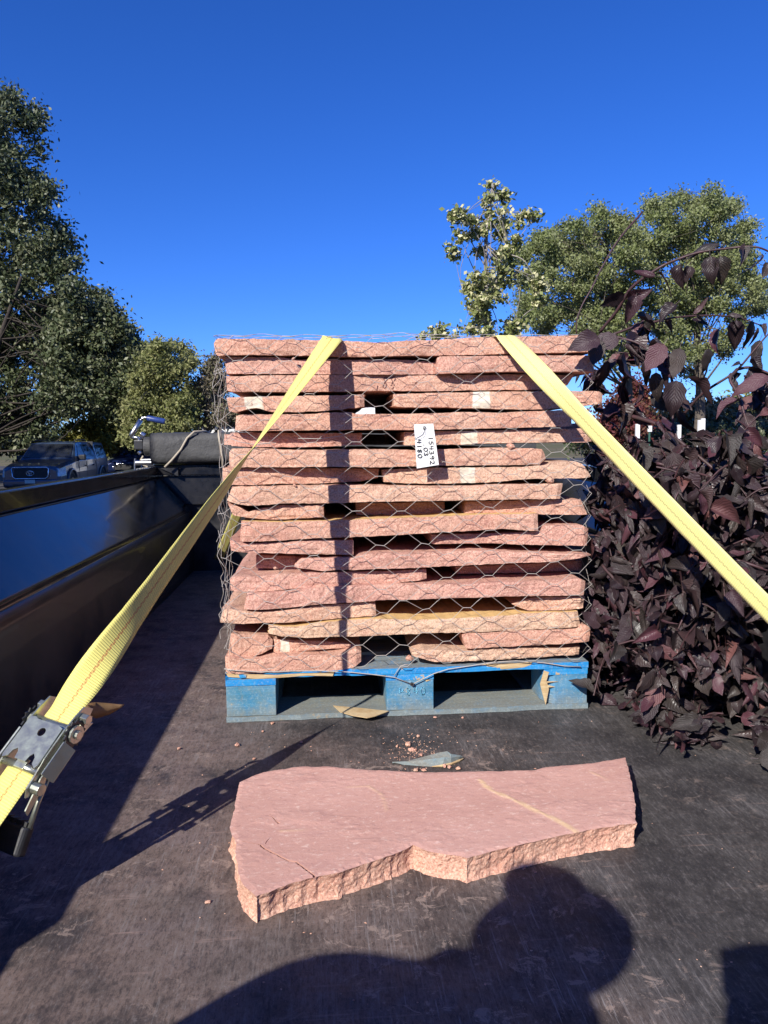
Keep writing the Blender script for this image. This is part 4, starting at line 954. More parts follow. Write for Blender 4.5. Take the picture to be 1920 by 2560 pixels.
# ratchet
WX = wr; UX = DIRL; NX = WX.cross(UX).normalized()
if NX.dot(CAM_C - PR) < 0: NX = -NX
RM = Matrix((WX, UX, NX)).transposed()        # columns: width, along, normal
def rp(w, u, n): return PR + (WX * w + UX * u + NX * n) * .90
ratchet = empty('ratchet_buckle', tuple(PR), 'zinc plated ratchet buckle on the left strap, with a black handle end hanging below', 'ratchet')
RT = Matrix.Translation(PR) @ RM.to_4x4()
def rchild(bb, name, mat, bevel=0.0, smooth=False): return child(bb, name, mat, ratchet, bevel, smooth)
for sx in (-1, 1):                                      # side plates with wavy outline
    bb = MB(); prof = [(-.095, -.012), (-.085, .010), (-.06, .016), (-.03, .019), (.03, .019), (.06, .014), (.085, .012), (.098, .000), (.085, -.014), (.03, -.018), (-.03, -.016), (-.07, -.020)]
    vs = [rp(sx * (.0425 + d), u, n_) for d in (0, .003) for (u, n_) in prof]; n = len(prof)
    bb.add(vs, [tuple(range(n)), tuple(range(2 * n - 1, n - 1, -1))] + [(i, i + n, (i + 1) % n + n, (i + 1) % n) for i in range(n)])
    rchild(bb, 'side_plate', M['zinc'])
    bb = MB(); prof = [(-.075, -.03), (-.055, -.002), (-.02, .004), (.06, .002), (.115, -.014), (.118, -.026), (.06, -.016), (-.03, -.02)]
    vs = [rp(sx * (.048 + d), u, n_) for d in (0, .0028) for (u, n_) in prof]; n = len(prof)
    bb.add(vs, [tuple(range(n)), tuple(range(2 * n - 1, n - 1, -1))] + [(i, i + n, (i + 1) % n + n, (i + 1) % n) for i in range(n)])
    rchild(bb, 'handle_bar', M['zinc'])
    bb = MB(); bb.tube([rp(sx * .045, -.035, 0), rp(sx * .060, -.035, 0)], .016, 12); bb.tube([rp(sx * .045, -.035, 0), rp(sx * .066, -.035, 0)], .008, 8)
    rchild(bb, 'bolt', M['zinc'], .0008); bb = MB()
    bb.tube([rp(sx * .045, -.068, -.002), rp(sx * .062, -.068, -.002)], .009, 6); rchild(bb, 'bolt', M['zinc'], .0008); bb = MB(); bb.tube([rp(sx * .045, .076, -.002), rp(sx * .064, .076, -.002)], .010, 10)
    rchild(bb, 'bolt', M['zinc'], .0008)
    bb = MB(); nt = 14; vs = []
    for d in (0, .003):
        for k in range(nt * 2):
            r_ = .027 if k % 2 else .022; a = math.pi * k / nt; vs.append(rp(sx * (.052 + d), -.035 + math.cos(a) * r_, math.sin(a) * r_))
    n = nt * 2; bb.add(vs, [tuple(range(n)), tuple(range(2 * n - 1, n - 1, -1))] + [(i, i + n, (i + 1) % n + n, (i + 1) % n) for i in range(n)])
    rchild(bb, 'ratchet_wheel', M['dark_steel'])
    bb = MB(); bb.box(-.014, .014, -.03, .03, -.002, .002, Matrix.Translation(rp(sx * .060, .022, .0)) @ RM.to_4x4() @ Matrix.Rotation(math.radians(70 * sx), 4, 'Y')); rchild(bb, 'pawl_plate', M['zinc'], .001)
# cover plate with hole and two notches
bb = MB(); t_ = .0026; Z1 = .0195
outl = [(-.041, -.034), (-.030, -.036), (-.022, -.033), (.022, -.033), (.030, -.033), (.041, -.030), (.043, .045), (.040, .052), (.030, .046), (.027, .034), (.020, .028), (.015, .034), (.013, .046), (-.013, .046), (-.015, .034), (-.020, .028), (-.027, .034), (-.030, .046), (-.040, .052), (-.043, .045)]
hole = [(.004 + .0085 * math.cos(2 * math.pi * k / 12), -.012 + .0085 * math.sin(2 * math.pi * k / 12)) for k in range(12)]
p2 = [Vector(p) for p in outl] + [Vector(p) for p in hole]; no = len(outl)
vo, eo, fo, _, _, _ = delaunay_2d_cdt(p2, [(i, (i + 1) % no) for i in range(no)] + [(no + i, no + (i + 1) % 12) for i in range(12)], [], 0, 1e-6)
def inpoly(x, y, P): return inside(x, y, P)
for zz in (Z1, Z1 + t_):
    f2 = []
    for f in fo:
        cx = sum(vo[i].x for i in f) / len(f); cy_ = sum(vo[i].y for i in f) / len(f)
        if inpoly(cx, cy_, outl) and not inpoly(cx, cy_, hole): f2.append(tuple(f) if zz > Z1 else tuple(f)[::-1])
    bb.add([rp(v.x, v.y, zz) for v in vo], f2)
for L_ in (outl, hole):
    n = len(L_); bb.add([rp(a, b_, z_) for z_ in (Z1, Z1 + t_) for a, b_ in L_], [(i, (i + 1) % n, (i + 1) % n + n, i + n) for i in range(n)])
rchild(bb, 'cover_plate', M['zinc'])
bb = MB(); bb.tube([rp(-.043, .052, .006), rp(.043, .052, .006)], .0065, 12); bb.tube([rp(-.043, -.035, .0), rp(.043, -.035, .0)], .011, 12); rchild(bb, 'cross_pin', M['zinc'], smooth=True)
bb = MB(); bb.box(-.011, .011, .034, .052, .008, .013, RT); rchild(bb, 'latch_tab', M['zinc'], .001)
# handle: two bars hanging from the body to a dark moulded end
HB = Vector((-.528, 1.252, .150)); H0 = rp(0, .045, -.012); HD = (HB - H0).normalized(); HW = (WX - HD * WX.dot(HD)).normalized(); HN = HD.cross(HW).normalized()
HM = Matrix.Translation(HB) @ Matrix((HW, HD, HN)).transposed().to_4x4()
bb = MB(); bb.prism([(-.046, -.006), (-.040, -.012), (.040, -.012), (.046, -.006), (.046, .006), (.040, .012), (-.040, .012), (-.046, .006)], -.006, .040, HM); rchild(bb, 'handle_end', M['dark_steel'], .004)
bb = MB()
for k in range(6): x_ = -.036 + k * .0145; bb.box(x_ - .004, x_ + .004, -.013, -.005, -.008, .008, HM)
o = rchild(bb, 'handle_teeth', M['dark_steel']); o['kind'] = 'stuff'
for sx in (-1, 1):
    bb = MB(); bb.tube([rp(sx * .049, .045, -.012), HB + HW * (.041 * sx) - HD * .045, HB + HW * (.041 * sx)], [.0050, .0042, .0050], 8); rchild(bb, 'handle_rod', M['zinc'], smooth=True)
bb = MB(); bb.tube([HB - HW * .042 - HD * .055, HB + HW * .042 - HD * .055], .004, 8); rchild(bb, 'spreader_pin', M['zinc'], smooth=True)
# loose end of the webbing poking out behind the ratchet: a curled dry flap
P = [at(x, y, 1, Y_) for x, y, Y_ in ((215, 1772, 1.42), (240, 1776, 1.45), (275, 1772, 1.47), (300, 1766, 1.48), (311, 1761, 1.485))]
V = []
for i, (p, w_) in enumerate(zip(P, (.010, .016, .011, .004, .0012))): V += [p + Vector((0, 0, w_)) , p + Vector((.0, -.006, 0)), p - Vector((0, 0, w_))]
bb = MB(); bb.add(V, [(i * 3 + k, i * 3 + k + 1, i * 3 + k + 4, i * 3 + k + 3) for i in range(4) for k in range(2)])
o = bb.build('dry_leaf', M['leafdry'], smooth=True); so = o.modifiers.new('s', 'SOLIDIFY'); so.thickness = .001
tag(o, 'brown pointed leaf caught behind the ratchet buckle', 'leaf')

# right strap
strapR = empty('right_tie_down_strap', (1.12, 1.2, .26), 'straight yellow webbing strap with grey stitching crossing down the right of the stack', 'strap')
Q0 = at(1262, 842, 1, YF - .018); Q0.z += .003
Q1 = at(1905, 1497, 1, 1.50); DR = (Q1 - Q0).normalized(); Q2 = Q0 + DR * ((1.115 - Q0.x) / DR.x)
back = [Vector((.8, 4.38, .10)), Vector((.52, YF + 1.17, Q0.z - .02)), Vector((.50, YF + 1.10, Q0.z + .006)), Vector((.49, YF + .4, Q0.z + .004)), Vector((Q0.x, YF + .02, Q0.z + .002))]
Pb = catmull(back, 14); Pf = [Q0.lerp(Q2, k / 90) for k in range(91)]
w0 = Vector((1, 0, .0)); w1 = (at(1925, 1455, 1, 1.46) - at(1880, 1515, 1, 1.50)).normalized()
Wd = [Vector((1, 0, 0))] * len(Pb) + [w0.lerp(w1, min(1, k / 20)).normalized() for k in range(91)]
for k in range(91): Pf[k] = Pf[k] + Vector((0, 0, -.010 * math.sin(math.pi * k / 90)))
o = ribbon(Pb + Pf, Wd, .050, .0024, 'webbing', M['web_r'], strapR, origin=(1.12, 1.2, .26)); o.location = (0, 0, 0)
bb = MB(); bb.tube([Q2 + w1 * .035, Q2 + DR * .03, Q2 - w1 * .035, Q2 + w1 * .035], .006, 8); child(bb, 'hook', M['steel'], strapR)

# ------------------------------------------------------------------ wire netting
bb = MB(); pch = .0605; q_ = .0615; tw = .0125
XL, XR, ZT, ZB = -.283, .734, 1.046, .150
def nmap(c, r):
    """c metres along the girth (0 = left front corner), r metres up from the bottom edge"""
    nz = Vector((c * 3.1, r * 3.1, 0)); j1 = noise.noise(nz); j2 = noise.noise(nz + Vector((9, 9, 9))); j3 = noise.noise(Vector((c * 11, r * 11, 5)))
    z = ZB + r
    if 0 <= c <= XR - XL:
        x = XL + c + j2 * .006 + j3 * .003
        rad = .02
        if z <= ZT: return Vector((x, YF - .019 + j1 * .009 + j3 * .004, z + j1 * .004 + j3 * .003))
        d = z - ZT; hump = .006 * max(0, 1 - abs(x - .20) / .16) + .003 * max(0, 1 - abs(x + .15) / .2)
        return Vector((x + j3 * .006, YF - .022 + d * .95 + j1 * .01, ZT + .002 + j1 * .002 + j3 * .003 + hump * math.exp(-((d - .05) / .08) ** 2)))
    d = -c if c < 0 else c - (XR - XL); x0 = XL if c < 0 else XR; s_ = -1 if c < 0 else 1
    bulge = .008 * noise.noise(Vector((d * 5, r * 4, 3 + s_))) + .008 * noise.noise(Vector((d * 15, r * 22, 8)))
    return Vector((x0 + s_ * bulge, YF - .012 + d, min(z, ZT) + j2 * .01))
ncol = int((XR - XL + .48) / pch); c0 = -.24
nrow = int((ZT - ZB + .19) / q_)
def jit(i, j, k): return Vector((noise.noise(Vector((i * 1.7, j * 2.3, k))), noise.noise(Vector((i * 2.1, j * 1.3, k + 7)))))
nodes = {}
for i in range(ncol):
    for j in range(nrow):
        c = c0 + i * pch; r = j * q_ + (q_ / 2 if i % 2 else 0)
        if ZB + r > ZT and (c < 0 or c > XR - XL): continue
        a = jit(i, j, 0) * .006
        t_ = tw * (.85 + .3 * jit(i, j, 4).x)
        tilt = jit(i, j, 6).y * .004
        nodes[i, j] = (nmap(c - t_ + a.x, r + a.y - tilt), nmap(c + t_ + a.x, r + a.y + tilt))
WR = .00066
for (i, j), (a, b_) in nodes.items():
    bb.tube([a, a.lerp(b_, .5) + Vector((0, -.0006, .0003)), b_], WR * 1.35, 5, caps=False)
    for dj in ((0, 1) if i % 2 else (-1, 0)):
        n2 = nodes.get((i + 1, j + dj))
        if n2 and (n2[0] - b_).length < .09:
            m_ = b_.lerp(n2[0], .5) + Vector(jit(i, j, 11 + dj).to_3d()) * .003
            bb.tube([b_, m_, n2[0]], WR, 4, caps=False)
# selvage wire pulled down to the nail, and loose ends
P = [at(x, y, 1, YF - .010) for x, y in pts('560,1672 585,1676 650,1680 720,1678 800,1677 870,1680 930,1686 985,1693 1026,1709')]
bb.tube(P, .0014, 5)
P = [at(x, y, 1, YF - .010) for x, y in pts('1034,1709 1085,1684 1120,1673 1180,1664 1230,1656 1290,1652 1360,1657 1410,1665 1452,1667')]
bb.tube(P, .0014, 5)
bb.tube([at(x, y, 1, YF - .009) for x, y in pts('985,1690 1002,1665 1012,1662 1022,1662')], .0012, 5)
for s_ in ('1013,852 1055,834 1060,828 1058,836 1064,832', '690,1106 640,1112 600,1105 575,1096', '885,1077 850,1090 800,1097 745,1096', '535,930 552,921 556,926 562,950'):
    bb.tube([at(x, y, 1, YF - .02) for x, y in pts(s_)], .0009, 4)
for k in range(9):
    z0 = RND.uniform(.25, 1.0); P = []
    for q in range(7): P.append(Vector((XL + RND.uniform(-.016, .012), YF - .01 + RND.uniform(-.01, .05), z0 - q * .028 + RND.uniform(-.006, .006))))
    bb.tube(catmull(P, 3), .0007, 4)
net = bb.build('wire_netting', M['wire'], smooth=True, origin=(.22, YF - .02, .15)); tag(net, 'galvanized hexagonal wire netting wrapped round the stack of stone', 'netting')

# paper tag tied on the netting
TGP = [at(x, y, 1, YF - .038) for x, y in ((1035, 1061), (1083, 1059), (1097, 1162), (1042, 1171))]
ntu = 8; V = []
for j in range(ntu + 1):
    for i in range(5):
        u = i / 4; v = j / ntu; a = TGP[0].lerp(TGP[1], u); b_ = TGP[3].lerp(TGP[2], u); p = a.lerp(b_, v)
        p.y += -.0016 * math.sin(v * 2.6) * u; V.append(p)
Fc = [(j * 5 + i, (j + 1) * 5 + i, (j + 1) * 5 + i + 1, j * 5 + i + 1) for j in range(ntu) for i in range(4)]
bb = MB(); bb.add(V, Fc); tg = bb.build('paper_tag', M['paper']); so = tg.modifiers.new('s', 'SOLIDIFY'); so.thickness = .0006; so.offset = 1
tag(tg, 'white paper tag with handwritten numbers hanging on the wire netting', 'tag')
bb = MB(); dn = (TGP[3] - TGP[0]).normalized(); dr = (TGP[1] - TGP[0]).normalized(); upv = dr
base = TGP[0] + Vector((0, -.0026, 0))
H_ = (TGP[3] - TGP[0]).length
write(bb, '154392', base + dn * H_ * .28 + dr * .036, dn, dr, .0128, .011, .0115, .0009, Vector((0, -1, 0)))
write(bb, '.03', base + dn * H_ * .43 + dr * .021, dn, dr, .0120, .011, .011, .0009, Vector((0, -1, 0)))
write(bb, '4180', base + dn * H_ * .34 + dr * .004, dn, dr, .0130, .011, .0115, .0009, Vector((0, -1, 0)))
o = bb.build('handwriting', M['ink'], None, origin=tuple(tg.location)); o.parent = tg; o.location = (0, 0, 0)
bb = MB(); c = TGP[0].lerp(TGP[1], .52) + dn * .010 + Vector((0, -.004, 0)); P = [c + Vector((math.cos(a) * .0035, 0, math.sin(a) * .0035)) for a in np.linspace(0, 2 * math.pi, 11)]; bb.tube(P, .0009, 4)
P = [c, c + Vector((-.008, -.003, -.012)), c + Vector((-.022, -.002, -.022)), c + Vector((-.026, 0, -.030))]; bb.tube(catmull(P, 5), .0006, 4); P = [c, c + Vector((-.002, -.003, -.016)), c + Vector((-.012, -.003, -.024)), c + Vector((-.026, 0, -.030))]; bb.tube(catmull(P, 5), .0006, 4)
o = bb.build('tag_wire', M['dark_steel'], None, origin=tuple(tg.location)); o.parent = tg; o.location = (0, 0, 0)
# ------------------------------------------------------------------ trees
def rand_dirs(n, rs):
    v = rs.normal(size=(n, 3)); return v / np.linalg.norm(v, axis=1)[:, None]
def leaf_cloud(C, R, n, size, rs, shape=1.6, droop=0.0, clump=.22, nclump=None):
    """n small leaves scattered through ellipsoids with centres C and radii R, gathered in sprays"""
    C = np.array(C, float); R = np.array(R, float)
    vol = (R ** 2).prod(axis=1) ** .33; pr = vol / vol.sum()
    nclump = nclump or max(1, n // 26)
    k = rs.choice(len(C), nclump, p=pr); d = rand_dirs(nclump, rs) * (rs.rand(nclump, 1) ** .45)
    cc = C[k] + d * R[k]
    out = d
    j = rs.randint(0, nclump, n)
    off = rs.normal(size=(n, 3)) * clump; off[:, 2] *= .8; P = cc[j] + off * rs.uniform(.4, 1.3, (n, 1))
    nrm = rand_dirs(n, rs) + out[j] * .5 + np.array([0, 0, .5]); nrm /= np.linalg.norm(nrm, axis=1)[:, None]
    ax = rand_dirs(n, rs) + np.array([0, 0, -droop]); ax -= nrm * (ax * nrm).sum(1)[:, None]; ax /= np.linalg.norm(ax, axis=1)[:, None]
    bx = np.cross(nrm, ax); s = size * rs.uniform(.6, 1.3, (n, 1))
    V = np.stack([P - ax * s * .5 * shape, P + bx * s * .42, P + ax * s * .5 * shape, P - bx * s * .42], 1).reshape(-1, 3)
    Fq = np.arange(n * 4).reshape(n, 4); return V, Fq, cc
def limb_mb(base, trunk, cc, rs, r0, nlimb, ntwig, twig_r=.012):
    """trunk is a list of points; limbs reach for clump centres"""
    bb = MB(); T = catmull([Vector(p) for p in trunk], 4); m = len(T)
    bb.tube(T, [r0 * (1 - .82 * i / (m - 1)) for i in range(m)], 8)
    lb = MB(); idx = rs.choice(len(cc), min(len(cc), nlimb + ntwig), replace=False); limbs = []
    for q, i in enumerate(idx):
        c = Vector(cc[i])
        if q < nlimb or not limbs:
            k = max(1, min(m - 2, int(m * (.25 + .7 * rs.rand())))); s = T[k]; rr_ = min(r0 * .34, .055) * (1 - .6 * k / m)
        else:
            L = min((limbs[rs.randint(len(limbs))] for _ in range(5)), key=lambda l: min((p - c).length for p in l)); s = min(L, key=lambda p: (p - c).length); rr_ = twig_r
        md = s.lerp(c, .5) + Vector(rs.normal(size=3) * (c - s).length * .10) + Vector((0, 0, (c - s).length * .06))
        P = catmull([s, md, c], 4); limbs.append(P); lb.tube(P, [rr_ * (1 - .8 * u / (len(P) - 1)) for u in range(len(P))], 4, caps=False)
    return bb, lb
M['bark_dark'] = simple('dark_bark', (.06, .05, .042), (.04, .034, .03), 12, .9, 0, .8, .02, .2, (1, 1, .25))
M['bark'] = simple('grey_brown_bark', (.15, .125, .10), (.09, .075, .06), 12, .9, 0, .8, .02, .2, (1, 1, .25))
M['bark_pale'] = simple('pale_bark', (.34, .31, .27), (.24, .21, .18), 12, .85, 0, .6, .01, .2, (1, 1, .3))
M['fol_dark'] = mat_foliage('dark_elm_foliage', (.048, .068, .028), (.088, .108, .046), (.19, .20, .11), .5, .4, .15)
M['fol_willow'] = mat_foliage('olive_green_foliage', (.185, .225, .070), (.245, .27, .105), (.32, .34, .18), .55, .35, .34)
M['fol_olive'] = mat_foliage('yellow_olive_foliage', (.16, .185, .055), (.23, .235, .09), (.34, .33, .15), .6, .3, .28)
M['fol_brown'] = mat_foliage('brownish_foliage', (.17, .145, .10), (.22, .18, .13), (.15, .16, .08), .7, .2, .15)
M['fol_yellow'] = mat_foliage('yellow_foliage', (.20, .19, .04), (.30, .26, .05), (.12, .14, .03), .6, .3, .25)
M['fol_pale'] = mat_foliage('silvery_pale_leaves', (.17, .21, .055), (.26, .28, .10), (.62, .58, .34), .5, .4, .2, (.56, .60))
M['fol_red'] = mat_foliage('crimson_foliage', (.13, .03, .035), (.20, .07, .04), (.10, .06, .03), .6, .3, .2)
M['fol_tan'] = mat_foliage('tan_dry_foliage', (.22, .16, .08), (.28, .20, .11), (.14, .13, .06), .7, .2, .1)

def tree(name, label, C, R, n, size, mat, trunk, r0, seed, nlimb=30, ntwig=60, bark='bark', group=None, cat='tree', **kw):
    rs = np.random.RandomState(seed); V, Fq, cc = leaf_cloud(C, R, n, size, rs, **kw)
    base = Vector(trunk[0]); root = empty(name, tuple(base), label, cat, group)
    tb, lb = limb_mb(base, trunk, cc, rs, r0, nlimb, ntwig)
    child(tb, 'trunk', M[bark], root, smooth=True)
    if lb.v: o = child(lb, 'limbs', M[bark], root, smooth=True); o['kind'] = 'stuff'
    o = np_mesh('crown', V, Fq, mat, root, origin=tuple(base)); o.location = (0, 0, 0); return root
def from_outline(outline, Y, step, rs, rad, depth, keep=1.0):
    """clump centres filling a crown outline read off the photograph, spread in depth"""
    P = pts(outline); xs_ = [p[0] for p in P]; ys_ = [p[1] for p in P]; C = []; R = []
    x = min(xs_)
    while x < max(xs_):
        y = min(ys_)
        while y < max(ys_):
            px_, py_ = x + rs.uniform(-.4, .4) * step, y + rs.uniform(-.4, .4) * step
            if inside(px_, py_, P) and rs.rand() < keep:
                for _ in range(depth[1]):
                    yy_ = Y + rs.uniform(-depth[0], depth[0]); q = at(px_, py_, 1, yy_); C.append(tuple(q)); r_ = rad * rs.uniform(.7, 1.25); R.append((r_, r_, r_ * .8))
            y += step
        x += step
    return C, R
rs = np.random.RandomState(3)
# big dark tree at the left, two crowns
C, R = from_outline('-260,330 -200,190 -120,215 0,232 36,240 58,262 96,286 92,312 78,330 98,372 112,415 104,440 128,464 104,482 118,518 142,560 176,608 184,652 170,690 196,740 160,860 190,960 178,1040 90,1090 -100,1110 -260,1110', 34, 32, rs, .44, (3.4, 2), .74)
tree('elm_tree', 'tall dark green tree filling the left edge above the parked pickup', C, R, 120000, .115, M['fol_dark'], [(-17.5, 36, GZ), (-17.3, 36, 3), (-18.2, 35.5, 8), (-17.6, 35, 13)], .38, 21, 60, 200, bark='bark_dark', clump=.26, droop=.3)
C, R = from_outline('186,690 204,686 214,718 226,740 254,738 272,776 300,812 324,842 372,868 366,915 358,968 336,1000 320,1020 300,1040 262,1046 244,1040 226,1020 200,990 180,1040 140,1060 100,1000 130,880 150,760', 30, 28, rs, .30, (2.6, 3), .85)
tree('maple_tree', 'lower dark tree leaning out to the right of the tall one, above the blue car', C, R, 50000, .105, M['fol_dark'], [(-13.5, 31.5, GZ), (-13.3, 31.5, 1), (-12.6, 31, 4), (-11.2, 30.4, 7)], .28, 22, 40, 110, bark='bark_dark', clump=.22, droop=.3)
# olive tree, brownish tree and yellow bushes in the middle distance
C, R = from_outline('330,1000 336,925 352,885 378,862 405,850 432,848 455,862 470,880 486,910 478,960 488,1010 486,1075 420,1100 300,1110 300,1050', 27, 24, rs, .25, (1.6, 3), .85)
tree('young_elm_tree', 'olive green tree with an airy top behind the rolled tarp', C, R, 42000, .075, M['fol_olive'], [(-5.5, 27, GZ), (-5.45, 27, .6), (-5.3, 26.8, 2.4)], .11, 23, 40, 90, bark='bark_pale', clump=.15)
C, R = from_outline('492,905 505,888 530,884 548,905 560,950 600,1000 640,1060 560,1052 515,1060 505,1080 480,1085 484,990', 27.5, 24, rs, .25, (1.5, 2), .8)
tree('bare_branched_tree', 'brownish half bare tree beside the upper left of the stack', C, R, 19000, .065, M['fol_brown'], [(-4.2, 27.5, GZ), (-4.2, 27.5, .8), (-4.1, 27.5, 2.6)], .10, 24, 60, 240, bark='bark_pale', clump=.16)
C, R = from_outline('186,1082 200,1066 225,1050 250,1062 262,1085 255,1104 190,1106', 33, 18, rs, .36, (1.0, 2))
tree('yellow_shrub', 'yellow leaved shrub behind the roof of the pickup', C, R, 7000, .11, M['fol_yellow'], [(-10.1, 33, GZ), (-10.0, 33, .6)], .06, 25, 8, 20, cat='shrub', clump=.26)
C, R = from_outline('225,1010 300,1000 372,1015 392,1060 380,1110 240,1120', 35, 22, rs, .34, (1.4, 3))
tree('roadside_shrub', 'green shrub mass behind the blue car and the tarp crank', C, R, 16000, .13, M['fol_olive'], [(-8.9, 35, GZ), (-8.9, 35, 1)], .1, 26, 10, 30, cat='shrub', clump=.34)
C, R = from_outline('-600,1080 -300,1040 -40,1060 60,1075 140,1085 190,1090 190,1130 -600,1130', 47, 50, rs, 1.3, (2, 3))
tree('hedge_row', 'shaded hedge running behind the parked pickup', C, R, 20000, .22, M['fol_dark'], [(-22, 47, GZ), (-22, 47, 1)], .1, 27, 6, 10, cat='hedge', clump=.4)

# right: slender young tree with silvery leaves
def cw(x, y): return 1040 + x / 1.885, 420 + y / 1.885
CL = [(360, 85), (350, 170), (415, 130), (330, 240), (230, 235), (200, 225), (410, 210), (290, 300), (440, 250), (510, 230), (545, 220), (220, 320), (180, 390), (290, 390), (400, 310), (470, 340), (430, 400), (370, 430), (440, 450), (380, 500), (300, 520), (430, 540), (350, 580), (280, 590), (330, 640), (300, 690), (340, 720), (420, 740), (480, 730), (260, 760), (350, 770), (450, 770), (190, 775), (110, 775), (60, 795), (500, 480), (480, 500), (590, 640), (400, 600), (265, 640), (340, 810), (420, 810), (300, 850), (450, 860), (360, 120), (330, 280), (400, 260), (410, 350), (390, 390), (260, 555), (300, 620), (260, 270), (490, 250), (575, 545), (470, 380), (420, 470), (310, 560), (380, 550), (310, 730)]
rs = np.random.RandomState(8); C = []; R = []
for (x, y) in CL:
    q = at(*cw(x, y), 1, 13 + rs.uniform(-.6, .6)); r_ = .115 if y > 450 else .10; C.append(tuple(q)); R.append((r_ * 1.2, r_ * 1.2, r_))
tr = [at(*cw(334, 1150), 1, 13), at(*cw(332, 900), 1, 13), at(*cw(330, 600), 1, 13), at(*cw(328, 430), 1, 13), at(*cw(335, 300), 1, 13), at(*cw(352, 170), 1, 13), at(*cw(362, 70), 1, 13)]
tr[0].z = GZ
tree('young_linden_tree', 'slender young tree with silvery leaf clusters rising behind the stack', C, R, 9500, .062, M['fol_pale'], [tuple(p) for p in tr], .050, 31, 30, 30, bark='bark_pale', clump=.060, nclump=260, shape=1.3)
# right: big feathery trees
rs = np.random.RandomState(4)
def out2(s): return ' '.join('%f,%f' % cw(x, y) for x, y in pts(s))
C, R = from_outline(out2('478,420 500,330 560,275 640,305 700,285 770,205 810,175 905,150 960,185 1000,240 1060,280 1080,420 1060,640 1060,900 940,960 880,860 800,820 700,800 560,780 500,770 470,640 500,560'), 30, 22, rs, .32, (2.6, 2), .58)
tree('honey_locust_tree', 'feathery green tree right of the slender one, lower of the two big crowns', C, R, 84000, .074, M['fol_willow'], [tuple(at(*cw(1000, 1330), 1, 30)), tuple(at(*cw(1005, 1100), 1, 30)), tuple(at(*cw(980, 850), 1, 30)), tuple(at(*cw(900, 500), 1, 30)), tuple(at(*cw(900, 250), 1, 30))], .22, 32, 70, 260, bark='bark', clump=.17, droop=.6)
C, R = from_outline(out2('1075,400 1090,175 1150,160 1205,150 1240,90 1325,42 1360,95 1450,120 1490,165 1560,210 1585,290 1560,350 1605,440 1590,520 1660,590 1640,660 1570,690 1530,780 1480,860 1420,960 1340,1000 1250,960 1180,900 1080,860'), 31, 22, rs, .32, (2.6, 2), .58)
tree('tall_locust_tree', 'taller feathery green tree at the right, behind the purple branches', C, R, 90000, .074, M['fol_willow'], [tuple(at(*cw(1330, 1320), 1, 31)), tuple(at(*cw(1340, 1100), 1, 31)), tuple(at(*cw(1330, 850), 1, 31)), tuple(at(*cw(1300, 500), 1, 31)), tuple(at(*cw(1320, 150), 1, 31))], .25, 33, 70, 260, bark='bark', clump=.17, droop=.6)
for q in bpy.data.objects:
    if q.name.startswith('trunk') and q.parent and 'locust' in q.parent.name: pass
# low planting, posts and signs behind the shrub
rs = np.random.RandomState(6)
for (nm, lb_, ox, Y, sz, m_, cnt, sd_, ct) in (
    ('red_barberry', 'crimson shrub glimpsed between the strap and the slim trunks', '1500,1030 1530,1010 1590,1020 1620,1050 1600,1100 1500,1100', 24, .09, 'fol_red', 5000, 41, 'shrub'),
    ('tan_shrub', 'tan dry shrub mass behind the small white sign', '1610,1040 1680,1010 1800,1010 1900,1030 2100,1040 2100,1110 1600,1110', 40, .16, 'fol_tan', 15000, 42, 'shrub'),
    ('green_hedge', 'low green hedge at the far right behind the white posts', '1440,1080 1600,1075 1800,1072 2200,1060 2200,1120 1440,1120', 36, .14, 'fol_dark', 14000, 43, 'hedge'),
    ('autumn_maple', 'small red and orange tree far behind the right end of the stack', '1540,1000 1560,960 1600,955 1630,990 1630,1040 1545,1040', 50, .16, 'fol_red', 5000, 44, 'tree'),
    ('distant_trees', 'distant olive tree line at the far right edge', '1820,1000 1900,985 2050,960 2300,950 2300,1060 1800,1060', 70, .28, 'fol_olive', 16000, 45, 'tree')):
    C, R = from_outline(ox, Y, 22, rs, sz * 4, (1.2, 2)); c0_ = np.array(C).mean(0)
    tree(nm, lb_, C, R, cnt, sz, M[m_], [(c0_[0], c0_[1], GZ), (c0_[0], c0_[1], c0_[2])], .06, sd_, 12, 20, cat=ct, clump=sz * 1.8)
M['white_paint'] = simple('white_paint', (.78, .78, .76), (.70, .70, .68), 8, .6)
M['grey_roof'] = simple('grey_shingle_roof', (.28, .27, .27), (.20, .20, .20), 30, .85, 0, .4, .01)
M['green_post'] = simple('green_sign_post', (.05, .13, .09), (.04, .10, .07), 30, .5)
p = at(1625, 1072, 1, 20)
rt = empty('small_sign', (p.x, p.y, GZ), 'small blank white sign on a green post seen through the purple branches', 'sign')
bb = MB(); bb.box(p.x - .06, p.x + .06, 20, 20.012, p.z - .08, p.z + .08); child(bb, 'sign_plate', M['white_paint'], rt, .01)
bb = MB(); bb.box(p.x - .02, p.x + .02, 20.02, 20.05, GZ, p.z); child(bb, 'post', M['green_post'], rt)
for i, (px_, top, lab) in enumerate(((1596, 1060, 'white post left of the small blank sign'), (1752, 1050, 'white post right of the strap among the purple leaves, left of a pair'), (1760, 1046, 'white post right of the strap among the purple leaves, right of a pair'), (1700, 1062, 'white post midway between the sign and the pair of posts'), (1537, 1085, 'white post close beside the right end of the stack'))):
    q = at(px_, top, 1, 22 + i); bb = MB(); bb.box(q.x - .055, q.x + .055, q.y, q.y + .11, GZ, q.z); o = bb.build('white_post', M['white_paint'], bevel=.01); tag(o, lab, 'post', 'white posts behind the shrub')

